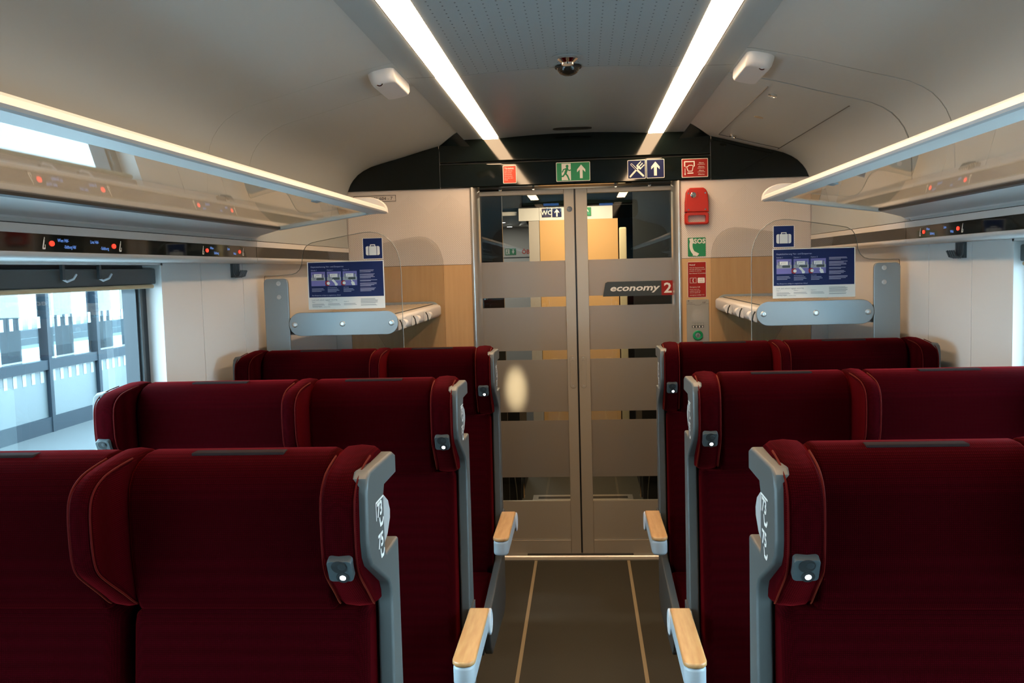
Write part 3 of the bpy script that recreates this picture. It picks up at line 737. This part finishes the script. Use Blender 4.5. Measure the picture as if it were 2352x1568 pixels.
# ------------------------------------------------------------------ luggage bay: panes, shelf, posters
YP = 3.75
PANE = [(1.262, .62), (1.262, 1.567), (1.259, 1.578), (1.20, 1.5785), (1.145, 1.582), (1.128, 1.587), (1.113, 1.600), (1.104, 1.620), (1.099, 1.65), (1.093, 1.677), (1.082, 1.694), (1.062, 1.706), (1.04, 1.711), (.90, 1.7345),
        (.845, 1.743), (.815, 1.744), (.785, 1.739), (.755, 1.724), (.728, 1.699), (.709, 1.664), (.698, 1.622), (.6955, 1.58), (.6945, .95), (.72, .62)]
def bay(s):
    nm = 'left' if s < 0 else 'right'
    pane = G().prism([(s*(x-.98), z-.62) for x, z in PANE], 'y', -.004, .004, .0012, 1).build('luggage_bay_pane', acrylic, None, label=None)
    pane.location = (s*.98, YP, .62)
    tag(pane, 'clear rounded acrylic pane in front of the %s luggage shelf' % nm, 'pane')
    ed = G(); loop = [(s*(x-.98), z-.62) for x, z in PANE]
    ed.tube([(x, 0, z) for x, z in loop[2:-1]], .0014, 6); ed.build('pane_edge', edge_glass, pane)
    p2 = G().prism([(s*(x-.98+.008), z-.62+.02) for x, z in PANE[2:]], 'y', -.003, .003, .001, 1).build('luggage_bay_pane', guard)
    p2.location = (s*.98, D-.006, .62)
    tag(p2, 'clear acrylic guard pane against the end wall in the %s luggage bay' % nm, 'pane')
    # post
    t = thing('pane_post', 'grey metal post clamping the %s acrylic pane beside the wall' % nm, 'post', (s*1.2095, YP-.008, 0))
    G().prism(rrect(-.050, .0, .050, 1.566, .018, 5), 'y', -.010, .004, .002, 1).build('plate', grey_blue, t)
    for z in (1.546, 1.491):
        k = G().lathe((-s*.012, -.010, z), (0, -1, 0), [(0, .0095), (.0015, .0095), (.002, .0085), (.002, .004), (.0008, .003)], 16).build('screw', alu, t)
    # shelf
    t = thing('luggage_shelf', 'ribbed %s luggage shelf with cable reels between the panes' % nm, 'shelf', (s*.93, YP, 1.378))
    q = lambda x: s*(x-.93)
    xa, xb = .711, 1.160
    fp = G().prism([(q((xa+xb)/2)+x, z) for x, z in rrect(-(xb-xa)/2, -.0475, (xb-xa)/2, .0475, .0474, 8)], 'y', -.020, -.0055, .002, 2).build('front_plate', grey_blue, t, label='grey rounded end plate facing the seats')
    for x in (.738, .939, 1.137):
        G().lathe((q(x), -.020, -.001), (0, -1, 0), [(0, .0115), (.001, .0115), (.0025, .009), (.0025, .005), (.0008, .004)], 18).build('screw', alu, fp)
    G().prism([(q((xa+xb)/2+.015)+x, z-.006) for x, z in rrect(-.222, -.046, .222, .046, .0455, 8)], 'y', D-YP-.023, D-YP-.0105, .002, 2).build('rear_plate', grey_blue, t, label='grey rounded end plate on the end wall')
    G().prism([(q(x), z-1.378) for x, z in ((.722, 1.352), (.735, 1.338), (.76, 1.334), (1.20, 1.334), (1.20, 1.395), (.742, 1.402), (.728, 1.397), (.722, 1.388))], 'y', .006, D-YP-.023).build('body', white, t, angle=50)
    g = G()
    for k in range(14):
        x = .765+k*.03
        zt = 1.4015-(x-.742)*.0153
        g.box(*sorted((q(x), q(x+.019))), .007, D-YP-.025, zt-1.378-.002, zt-1.378+.0065)
    G().prism([(q(.762), .0228), (q(1.19), .0165), (q(1.19), .0215), (q(.762), .0278)], 'y', .0065, D-YP-.024).build('rib_gap_dark', plate_k, t)  # dark sheet added under the ribs, its colour makes the grooves dark
    o = g.build('top_ribs', mat('shelf_rib', (.52, .44, .34, 1), .5), t); o['kind'] = 'stuff'
    for y in (3.86, 4.17, 4.50):
        rl = G().box(*sorted((q(.7215), q(.7185))), y-YP-.085, y-YP+.085, -.036, .012, .001, 1).build('reel_plate', white_lo, t)
        G().lathe((q(.715), y-YP-.045, -.012), (0, 1, 0), [(0, .020), (.012, .020), (.022, .0125), (.045, .0120), (.060, .017), (.072, .017)], 18).build('cable_reel', white, rl, label='white cable lock reel')
        G().tube([(q(.716), y-YP-.07, .006), (q(.708), y-YP-.075, -.006), (q(.706), y-YP-.066, -.026), (q(.710), y-YP-.052, -.034)], .0028, 6).build('cable_hook', black_m, rl, label='dark cable hook')
    # suitcase pictogram sticker
    t = thing('suitcase_sticker', 'navy sticker with white suitcase pictogram on the %s pane' % nm, 'sticker', M=frame((s*(.807 if s < 0 else .820), YP-.0048, 1.6775), (1, 0, 0), (0, 0, 1)))
    G().rect(-.0415, -.0425, .0415, .0425, 0).build('border', print_w, t)
    G().rect(-.0385, -.0405, .0385, .0405, .0003).build('field', print_blue, t)
    g = G(); z = .0006
    g.poly(rrect(-.0285, -.027, .0285, .009, .006, 3), z)
    g.line([(-.009, .009), (-.009, .0145), (.009, .0145), (.009, .009)], .0035, z)
    g.build('suitcase_print', print_w, t)
    G().rect(-.0175, -.027, -.0155, .009, .0009).rect(.0155, -.027, .0175, .009, .0009).build('suitcase_straps', print_blue, t)
    # poster
    xc = -.922 if s < 0 else .9345
    t = thing('instruction_poster', 'navy and white luggage lock instructions with three violet pictures on the %s pane' % nm, 'poster', M=frame((xc, YP-.0046, 1.533), (1, 0, 0), (0, 0, 1)))
    w, h = .158, .0965
    G().rect(-w, -h, w, h, 0).build('sheet', print_w, t)
    G().rect(-w+.004, -.0475, w-.004, h-.003, .0003).build('blue_field', print_blue, t)
    tx, tk, vi, gr, wh, lil = G(), G(), G(), G(), G(), G()
    tx.text('Gepäcksicherung Ver- und Entsperren', -.144, .073, .0088, .0009)
    tk.text('Lock and unlock luggage securing', -.144, -.0605, .0078, .0006)
    dk = G(); rd = G()
    for i in range(3):
        x0 = -.143+i*.0655
        tx.text(('Schritt 1', 'Option 1', 'Option 2')[i], x0, .0600, .0072, .0009)
        tk.text(('Step 1', 'Option 1', 'Option 2')[i], x0, -.0680, .0056, .0006)
        vi.rect(x0, -.0015, x0+.058, .0560, .0006)
        lil.rect(x0, .0200, x0+.058, .0335, .0009); lil.rect(x0+.004, .0335, x0+.010, .0440, .0009); lil.rect(x0+.048, .0335, x0+.054, .0440, .0009)
        wh.rect(x0+.012, .0335, x0+.044, .0470, .0010)
        dk.rect(x0+.0085, .0300, x0+.0105, .0490, .0012); dk.rect(x0+.0465, .0300, x0+.0485, .0490, .0012)
        dk.poly([(x0+.020, .0265), (x0+.025, .0315), (x0+.052, .0315), (x0+.052, .0225), (x0+.025, .0225)], .0012)
        dk.line([(x0+.010, .024), (x0+.020, .0415), (x0+.035, .0415)], .0008, .0013)
        for k in range(3):
            wl_ = (.048, .052, .040)[k]
            if i < 3: tx.rect(x0+.001, -.0130-k*.0052-(.003 if i else 0), x0+.001+wl_-(.004*i), -.0115-k*.0052-(.003 if i else 0), .0009)
            if k < 2 or i == 0: tk.rect(x0, -.0755-k*.0045, x0+wl_, -.0742-k*.0045, .0006)
        if i:
            tx.text(('', 'mit Kundenkarte', 'mit Code')[i], x0+.001, -.0105, .0056, .0009)
            rd.ring(x0+.002, .0090, .0060, .0105, .0014, .7, 2*PI-.7, 18)
            wh.disc(x0+.005, .0090, .0065, .0016, 16)
            if i == 1:
                wh.poly([(x0+.019, .0205), (x0+.026, .0255), (x0+.037, .0140), (x0+.030, .0090)], .0016)
                wh.poly([(x0+.029, .0120), (x0+.037, .0130), (x0+.044, .006), (x0+.042, -.0010), (x0+.033, -.0010)], .0015)
            else:
                wh.line([(x0+.036, .0200), (x0+.040, .0090)], .004, .0016)
                wh.poly([(x0+.033, .0095), (x0+.036, .014), (x0+.046, .0135), (x0+.048, .008), (x0+.050, -.0010), (x0+.038, -.0010)], .0016)
    tx.text('Das Entsperren erfolgt im umgekehrten Ablauf.', -.142, -.0415, .0062, .0009)
    tk.text('Unlocking: repeat in reverse order.', -.142, -.0880, .0052, .0006)
    yy = .0580
    for blk in (3, 5, 2, 4, 4):
        for k in range(blk):
            ln = .072*(.75+.25*random.random()) if k < blk-1 else .045
            tx.rect(.058, yy, .058+ln, yy+.0014, .0009); yy -= .0039
        yy -= .0045
    yy = -.0570
    for k in range(9):
        tk.rect(.058, yy, .058+.072*(.8+.2*random.random()), yy+.0011, .0006); yy -= .0031 if k != 6 else .0055
    tx.build('white_text', print_lilac, t); tk.build('black_text', print_grey, t)
    vi.build('violet_picture', print_violet, t); lil.build('picture_desk', mat('print_mid_grey', (.33, .34, .36, 1), .5), t)
    wh.build('picture_white', print_w, t); dk.build('picture_lines', plate_k, t); rd.build('red_ring', print_red, t)
bay(-1); bay(1)

# ------------------------------------------------------------------ double seats
SW = .945
def seat(s, x0):
    nm = 'left' if s < 0 else 'right'
    t = empty('double_seat')
    X = lambda u: s*u
    def pr(pts, u0, u1, name, m, par=None, bev=0.0, seg=2, angle=40, label=None):
        a_, b_ = sorted((X(u0), X(u1)))
        return G().prism(pts, 'x', a_, b_, bev, seg).build(name, m, par or t, angle=angle, label=label)
    shell_out = [(0, 1.278), (-.02, 1.286), (-.182, 1.289), (-.200, 1.281), (-.208, 1.262), (-.212, 1.190), (-.206, 1.166), (-.190, 1.148), (-.080, 1.088), (-.066, 1.070), (-.062, 1.045), (-.085, .620), (-.105, .540), (-.130, .522),
                 (-.520, .488), (-.565, .470), (-.580, .430), (-.565, .370), (-.520, .330), (-.06, .300), (0, .340), (0, 1.138), (-.095, 1.138), (-.101, 1.150), (-.101, 1.232), (-.092, 1.246), (0, 1.246)]
    sp = pr(shell_out, .0, .026, 'side_shell', shellm, bev=.005, seg=3, label='grey side shell at the aisle')
    pr(shell_out[:21] + [(0, .340)], SW-.024, SW, 'side_shell', shellm, bev=.004, seg=2, label='grey side shell at the wall')
    # number print on the aisle face
    Mx = frame((X(-.0006), 0, 0), (0, 1, 0) if s < 0 else (0, -1, 0), (0, 0, 1))
    kx = 1 if s < 0 else -1
    g = G()
    for i, (zc, st) in enumerate(((1.212, '73'), (1.163, '75'))):
        xs_ = [(-.163, -.108), (.108, .163)][0 if s < 0 else 1]
        a_, b_ = xs_
        if i == 0: g.line([(a_+.004, zc-.004), (a_+.004, zc+.022), (b_-.002, zc+.022)], .0032, 0)
        g.text(st, a_+.010, zc-.002, .030, 0, bold=.0009, sx=1.2)
        g.line([(a_+.026, zc-.007), (a_+.030, zc-.018), (a_+.044, zc-.018), (a_+.050, zc-.012)], .0055, 0)
    g.build('seat_number', print_w, t, M=Mx, label='white seat number print')
    # grab handle at the back edge
    hp = [(-.104, 1.236), (-.080, 1.230), (-.052, 1.215), (-.040, 1.197), (-.042, 1.180), (-.066, 1.158), (-.104, 1.146)]
    pr(hp, .003, .036, 'grab_handle', mat('handle_grey', (.36, .36, .35, 1), .4), bev=.006, seg=3, label='pale rounded grab handle')
    # backs
    pr([(-.03, .33), (0, .36), (0, 1.25), (-.012, 1.275), (-.035, 1.275)], .026, SW-.024, 'back_shell', shellm, bev=.004)
    for u0, u1 in ((.030, .414), (.437, .915)):
        pr([(-.035, .42), (-.175, .47), (-.178, .52), (-.155, .70), (-.135, .90), (-.118, 1.03), (-.108, 1.052), (-.035, 1.055)], u0, u1, 'backrest', fab, bev=.022, seg=4, angle=60)
        pr([(-.10, .36), (-.58, .36), (-.622, .385), (-.632, .43), (-.615, .468), (-.57, .486), (-.30, .482), (-.12, .492)], u0, u1, 'seat_cushion', fab, bev=.022, seg=4, angle=60)
    hd = [(-.012, 1.050), (-.098, 1.049), (-.118, 1.056), (-.128, 1.080), (-.136, 1.15), (-.136, 1.232), (-.130, 1.258), (-.116, 1.278), (-.094, 1.291), (-.066, 1.2975), (-.036, 1.298), (-.014, 1.290), (-.004, 1.272)]
    for u0, u1 in ((.080, .400), (.450, .865)):
        h = pr(hd, u0, u1, 'headrest', fab, bev=.010, seg=3, angle=60)
        uc = (u0+u1)/2
        G().box(*sorted((X(uc-.076), X(uc+.076))), -.080, -.056, 1.2935, 1.2990, .002, 2).build('label_slot', tagm, h, label='dark label strip on top')
    # wings, tapering towards the front
    wing = [(-.004, 1.046), (-.085, 1.049), (-.118, 1.062), (-.150, 1.088), (-.205, 1.130), (-.226, 1.150), (-.234, 1.180), (-.235, 1.238), (-.228, 1.264), (-.208, 1.281), (-.17, 1.293), (-.06, 1.302), (-.02, 1.300), (-.004, 1.285)]
    for _ in range(2):   # round the outline off
        w2 = [wing[0]]
        for p, q in zip(wing, wing[1:]):
            w2 += [(p[0]*.75+q[0]*.25, p[1]*.75+q[1]*.25), (p[0]*.25+q[0]*.75, p[1]*.25+q[1]*.75)]
        wing = w2+[wing[-1]]
    def wingm(ul, ur, tl, tr, name):
        """ul/ur: side limits at the back, tl/tr at the front"""
        g = G(); R = []
        for k in range(5):
            # rounded cross-section in u: ring k of 5 from left face to right face
            f = (0, .16, .5, .84, 1)[k]; ins = (.010, .0025, 0, .0025, .010)[k]
            ring = []
            cy, cz = -.11, 1.175
            for y, z in wing:
                a_ = min(1, max(0, -y/.235)); l = ul+(tl-ul)*a_; r = ur+(tr-ur)*a_
                d = math.hypot(y-cy, z-cz)
                ring.append((X(l+(r-l)*f), y+(cy-y)*ins/d, z+(cz-z)*ins/d))
            R.append(ring)
        g.loft(R); bmesh.ops.recalc_face_normals(g.bm, faces=g.bm.faces[:])
        o = g.build(name, fab, t, angle=70)
        for side in (0, 1):
            pts = []
            for y, z in wing[9:-11]:
                a_ = min(1, max(0, -y/.235)); l = ul+(tl-ul)*a_; r = ur+(tr-ur)*a_
                cy, cz = -.11, 1.175; d = math.hypot(y-cy, z-cz)
                pts.append((X(l+.0022 if side == 0 else r-.0022), y+(cy-y)*.0030/d, z+(cz-z)*.0030/d))
            G().tube(pts, .0015, 6).build('piping', pipe_m, o, label='orange red piping seam')
        return o
    wa = wingm(.020, .082, .012, .066, 'aisle_wing')
    ww = wingm(SW-.082, SW-.020, SW-.070, SW-.014, 'wall_wing')
    wingm(.397, .452, .405, .443, 'centre_wing')
    # reading lamps on the outer wings
    for u, wg in ((.038, wa), (SW-.038, ww)):
        up = Vector((0, -.42, .91)).normalized()
        Mx = frame((X(u), -.2315, 1.1555), (1, 0, 0), up)
        lp = G().prism(rrect(-.0180, -.019, .0180, .019, .006, 4), 'z', -.012, .0035, .0015, 2).build('reading_lamp', mat('lamp_housing', (.045, .056, .058, 1), .4), wg, M=Mx, label='grey reading lamp plate')
        g = G(); g.lathe((0, .009, .0037), (0, 0, 1), [(0, .0115), (.0006, .0115), (.0008, .010)], 18).lathe((.003, -.0105, .0037), (0, 0, 1), [(0, .0095), (.0008, .0095), (.001, .008)], 18)
        g.xform(Mx).build('lamp_recess', black_m, wg)
        G().lathe((.003, -.0105, .0040), (0, 0, 1), [(0, .0046), (.0012, .0044), (.0018, .003)], 14).xform(Mx).build('lamp_lens', led_w, wg, label='bright white lamp lens')
        G().lathe((.004, .010, .0038), (0, 0, 1), [(0, .0060), (.0015, .0056), (.0022, .003)], 12).xform(Mx).build('lamp_knob', mat('knob_black', (.018, .022, .023, 1), .5), wg)
    # aisle armrest
    a0, a1 = -.056, -.004
    def arm(pts, za, zb, name, m, bev, seg=3):
        return G().prism([(X(u), y) for u, y in pts], 'z', za, zb, bev, seg).build(name, m, t, angle=55)
    uc = (a0+a1)/2
    padp = [(uc+x, -.468+y) for x, y in ((-.0255, .335), (-.0265, .02), (-.025, .008), (-.018, -.004), (-.006, -.009), (.006, -.009), (.018, -.004), (.025, .008), (.0265, .02), (.0255, .335))]
    arm(padp, .688, .7015, 'wood_pad', wood_arm, .005, 3)
    G().prism([(X(u), y) for u, y in [(uc+(q_-uc)*.95, -.30+(w_+.30)*.993) for q_, w_ in padp[1:-1]]+[(uc+.0245, -.105), (uc-.0245, -.105)]], 'z', .640, .690, .009, 3).build('armrest_body', arm_grey, t, angle=50, label='pale blue grey armrest body')
    G().lathe((X(a1+.004), -.118, .658), (-s, 0, 0), [(0, .028), (.050, .028), (.053, .034), (.058, .034), (.060, .029), (.0585, .027)], 24).build('armrest_pivot', light_grey, t)
    G().prism([(-.135, .640), (-.02, .640), (-.02, .682), (-.135, .676)], 'x', *sorted((X(-.006), X(.004)))).build('armrest_bracket', dgrey, t)
    # base frame under the cushions
    pr([(-.10, 0), (-.46, 0), (-.50, .02), (-.50, .34), (-.06, .34), (-.08, .02)], .16, .78, 'pedestal', dgrey, bev=.006)
    G().box(*sorted((X(.03), X(SW-.03))), -.52, -.08, .325, .375).build('seat_frame', dgrey, t)
    t['category'] = 'train seat'; t['group'] = 'red double seats'
    return t
ROWS = (1.525, 2.505, 3.475)
for s, x0 in ((-1, .282), (1, .297)):
    nm = 'left' if s < 0 else 'right'
    base = seat(s, x0)
    labs = ('red velour double seat nearest the viewer, %s of the aisle' % nm,
            'red velour double seat in the middle row, %s of the aisle' % nm,
            'red velour double seat in the row before the luggage bay, %s of the aisle' % nm)
    for i, y in enumerate(ROWS):
        o = base if i == 0 else copy_tree(base)
        o.location = (s*x0, y, 0); o['label'] = labs[i]

# ------------------------------------------------------------------ vestibule beyond the doors
YV = 7.4
vx = lambda X_: (X_-.036)*YV/6.6+.036
vz = lambda Z_: 1.58+(Z_-1.58)*YV/6.6
dark = mat('vestibule_dark', (.028, .033, .036, 1), .35)
vw = struct('wall_far', 'vestibule walls seen through the door glass')
for s in (-1, 1):
    G().box(*sorted((s*1.22, s*1.30)), D+.2, 9.5, 0, 2.4).build('side_wall', dark, vw)
    G().box(*sorted((s*(.463 if s < 0 else .62), s*1.30)), 5.9, 5.94, 0, 2.4).build('bulkhead', dark, vw)
    G().box(*sorted((s*.60, s*.64)), 5.60, 5.94, 0, 2.2).build('pillar', dark, vw)
G().box(-1.3, 1.3, D+.10, 9.5, 2.28, 2.32).build('vestibule_ceiling', mat('vestibule_ceiling', (.30, .31, .31, 1), .5), vw)
wood2 = mat('vestibule_wood', (.66, .38, .15, 1), .5)
G().box(vx(-.259), vx(.285), YV, YV+.04, 0, vz(1.912)).build('wood_panel', wood2, vw, label='beech panel of the vestibule')
G().box(vx(-.404), vx(-.26), YV, YV+.04, vz(1.912), vz(2.0)).build('sign_panel', white_lo, vw)
G().box(vx(-.258), vx(.25), YV, YV+.04, vz(1.912), vz(2.003)).build('sign_panel', white, vw, label='white sign panel over the corridor')
G().box(vx(-.335), vx(-.262), YV, YV+.3, 0, vz(1.91)).build('door_post', mat('vestibule_post', (.45, .40, .36, 1), .5), vw)
G().box(-.62, .62, YV-.01, YV+.04, vz(2.004), 2.28).build('upper_panel', dark, vw)
G().box(vx(.285), vx(.335), YV-.25, YV-.21, .3, vz(1.84), .01).build('door_edge', mat('vestibule_cream', (.55, .47, .30, 1), .5), vw)
G().box(.43, 1.2, YV-.02, YV+.02, 0, 2.3).build('dark_partition', dark, vw)
G().box(-1.25, -.40, 9.42, 9.47, 0, 2.25).build('entry_panel', white_lo, vw)
G().box(-1.25, -.40, 7.45, 9.45, 2.0, 2.03).build('entry_ceiling', white_lo, vw)
G().loft([[(-.42, 7.5, 2.0), (-.40, 9.42, 2.0), (-.62, 9.42, 2.0)], [(-.40, 7.5, 1.94), (-.39, 9.42, 1.82), (-.40, 9.42, 1.99)]]).build('entry_slope', white_lo, vw)
G().box(-1.2, -.40, 9.412, 9.42, 1.689, 1.697).build('entry_joint', dgrey, vw)
t = thing('entry_exit_sign', 'small green exit sign seen through the left door glass', 'sign', M=frame((-.682, 9.416, 1.752), (1, 0, 0), (0, 0, 1)))
G().prism(rrect(-.055, -.032, .055, .032, .003, 2), 'z', 0, .003).build('plate', print_green, t)
g = G().rect(-.048, -.026, -.010, .026, .0035); g.poly([(.012, .004), (.020, .004), (.020, .024), (.032, .024), (.032, .004), (.040, .004), (.026, -.024)], .0035); g.build('white_print', print_w, t)
g = G().disc(-.028, .016, .005, .0040); g.line([(-.029, .008), (-.032, -.008), (-.024, -.022)], .006, .004).line([(-.032, -.008), (-.044, -.014)], .005, .004); g.build('running_figure', print_green, t)
t = thing('operator_logo', 'small red letters on the white entry panel behind the left door glass', 'logo', M=frame((-.535, 9.418, 1.743), (1, 0, 0), (0, 0, 1)))
G().text('ÖBB', -.036, -.015, .058, 0, bold=.0015).build('lettering', orange, t)
t = thing('toilet_sign', 'navy WC sign seen through the left door glass', 'sign', M=frame((vx(-.2085), YV-.006, vz(1.964)), (1, 0, 0), (0, 0, 1)))
G().rect(-.036, -.033, .036, .033, 0).build('plate', print_blue, t)
G().text('WC', 0, -.017, .050, .001, align='CENTER', bold=.001).build('lettering', print_w, t)
t = thing('toilet_arrow_sign', 'navy arrow sign beside the WC sign', 'sign', M=frame((vx(-.136), YV-.006, vz(1.963)), (1, 0, 0), (0, 0, 1)))
G().rect(-.036, -.033, .036, .033, 0).build('plate', print_blue, t)
g = G(); arrow_up(g, 0, -.002, .82, .001); g.build('arrow_print', print_w, t)
t = thing('corridor_exit_sign', 'green arrow sign seen beside the right door stile', 'sign', M=frame((vx(.070), YV-.006, vz(1.964)), (1, 0, 0), (0, 0, 1)))
G().rect(-.036, -.033, .036, .033, 0).build('plate', print_green, t)
g = G(); arrow_up(g, -.002, -.002, .82, .001); g.build('arrow_print', print_w, t)
vt = thing('vestibule_display', 'black display above the vestibule passage with blue lit bars', 'display', (0, YV-.03, vz(2.06)))
G().box(-.42, .42, -.01, .01, -.05, .06).build('screen', black, vt)
for i, (x, z) in enumerate(((-.668, 8.36), (-.670, 9.22))):
    lt = thing('downlight', 'round entry spotlight %s, seen through the left door glass' % ('nearer the wall' if i == 0 else 'nearer the post'), 'light', (x, z, 2.0))
    G().lathe((0, 0, 0), (0, 0, -1), [(0, .032), (.006, .032), (.008, .028)], 18).build('rim', chrome, lt)
    G().lathe((0, 0, -.006), (0, 0, -1), [(0, .026), (.004, .024)], 18).build('lens', spot_m, lt)
def area(name, loc, rot, sx, sy, power, color):
    d = bpy.data.lights.new(name, 'AREA'); d.shape = 'RECTANGLE'; d.size = sx; d.size_y = sy; d.energy = power; d.color = color
    o = bpy.data.objects.new(name, d); o.location = loc; o.rotation_euler = rot; COL.objects.link(o); return o
area('vestibule_lamp', (0, 6.75, 2.27), (0, 0, 0), .5, .5, 30, (1, .78, .52))
area('entry_lamp', (-.75, 8.6, 1.985), (0, 0, 0), .3, .3, 7, (1, .93, .82))
# a warm entrance spotlight that shines onto the back of the left frosted glass
sd = bpy.data.lights.new('entrance_spot', 'SPOT'); sd.energy = 520; sd.color = (1, .80, .52); sd.spot_size = math.radians(15); sd.spot_blend = 1.0; sd.shadow_soft_size = .02
so = bpy.data.objects.new('entrance_spot', sd); so.location = (-.365, 6.15, 1.25); so.scale = (.5, 1, 1); COL.objects.link(so)
so.rotation_euler = (Vector((-.342, YD, .92))-so.location).to_track_quat('-Z', 'Y').to_euler()
# black vestibule fittings and far threshold at floor level
for s in (-1, 1):
    t = thing('vestibule_step_guard', 'black guard panel with bright rails low behind the %s door glass' % ('left' if s < 0 else 'right'), 'guard', (s*.41, 6.6, 0))
    G().box(*sorted((0, s*.20)), -.35, .40, 0, .75).build('panel', black_m, t)
    G().tube([(-s*.012, -.32, .02), (-s*.012, -.30, .12), (-s*.012, -.18, .26), (-s*.012, .05, .42)], .010, 8).build('rail', chrome, t)
    G().tube([(s*(.03+.10*(1-math.cos(a_*.157))), -.362, .01+.05*a_) for a_ in range(0, 11)], .006, 8).build('rail', chrome, t)
t = struct('trim_5', 'pale far threshold of the vestibule with dark slot')
G().box(-.338, .345, 6.27, 6.42, 0, .006).build('threshold', alu, t)
G().box(-.30, .31, 6.315, 6.365, .005, .008).build('slot', rubber, t)

# ------------------------------------------------------------------ platform outside the left window
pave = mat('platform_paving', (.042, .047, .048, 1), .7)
steel = mat('blue_grey_steel', (.012, .020, .027, 1), .6, 0, .2)
stripe_m = mat('pane_marking', (.26, .29, .30, 1), .5)
blind_m = mat('pane_film', (.085, .10, .102, 1), .5)
pf = tag(empty('ground'), 'pale paved station platform beside the train', None, None, 'structure')
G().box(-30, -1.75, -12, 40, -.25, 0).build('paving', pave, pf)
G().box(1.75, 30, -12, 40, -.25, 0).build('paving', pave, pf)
out_glass = glass_mat('shelter_glass', (.90, .95, .96, 1), 1.45, 0, .12)
slab = mat('bounce_slab_pale', (.42, .43, .43, 1), .7)
for s in (-1, 1):  # unseen pale slabs, added to throw daylight up through the windows onto the ceiling
    G().box(*sorted((s*1.76, s*4.5)), -8, 20, -.02, .012).build('bounce_slab', slab, pf, label='unseen pale slab added to bounce daylight onto the ceiling')
def screen(x, ys, label, near=True):
    t = thing('glazed_screen', label, 'screen', (x, 0, 0))
    for i, y in enumerate(ys):
        G().box(-.05, .05, y-.03, y+.03, 0, 3.0).build('post', steel, t)
        if near: G().box(-.26, -.18, y-.36, y-.13, 0, 3.0).build('column', steel, t)
    y0, y1 = ys[0], ys[-1]
    for z0, z1 in ((0, .16), (.66, .76), (2.9, 3.0)): G().box(-.04, .04, y0, y1, z0, z1).build('rail', steel, t)
    for a_, b_ in zip(ys, ys[1:]):
        G().box(-.006, .006, a_, b_, .16, .66).build('lower_pane', blind_m if near else out_glass, t)
        G().box(-.006, .006, a_, b_, .76, 2.9).build('upper_pane', out_glass, t)
        n = 6 if near else 9
        for k in range(n):
            y = a_+(b_-a_)*(k+.7)/(n+.4)
            if near: G().box(.008, .010, y-.03, y+.03, .53, .65).build('marking', stripe_m, t)
            G().box(.008, .010, y-.03, y+.03, 1.10, 1.22).build('marking', stripe_m, t)
        if near:
            c = a_+(b_-a_)*.45
            G().box(-.26, -.20, c-.07, c+.05, 0, 3).build('rear_post', steel, t)
    return t
ysL = [5.4, 6.4, 7.4, 8.4, 9.4, 10.4, 11.3, 12.0, 13.0]
screen(-5.6, ysL, 'blue grey glazed platform screen with white marking bars')
screen(-9.5, [9.0, 11.5, 14.0, 16.5, 19.0, 21.5, 24.0], 'further glazed screen behind the platform screen', False)
G().box(-13, -6.6, -10, 34, -.0, .02).build('far_platform', mat('pale_paving', (.5, .52, .53, 1), .7), pf)  # far platform in a paler grey than the near paving
for x in (-14.0, -15.4): G().box(x-.07, x+.07, -10, 45, -.02, .16).build('rail', steel, pf)
t = thing('parked_train', 'red and white train standing beyond the platform', 'train', (-17.5, 26, 0))
G().prism([(-1.4, .3), (-1.5, .6), (-1.5, 2.6), (-1.2, 3.6), (1.2, 3.6), (1.5, 2.6), (1.5, .6), (1.4, .3)], 'y', -18, 18).build('body', mat('train_white', (.5, .5, .5, 1), .4), t)
for k in range(10):
    G().box(1.49, 1.53, -17+k*3.4, -15.9+k*3.4, .8, 3.2).build('red_panel', mat('train_red', (.20, .006, .004, 1), .4), t)
    G().box(1.49, 1.52, -15.2+k*3.4, -13.9+k*3.4, 1.9, 2.8).build('side_window', dgrey, t)
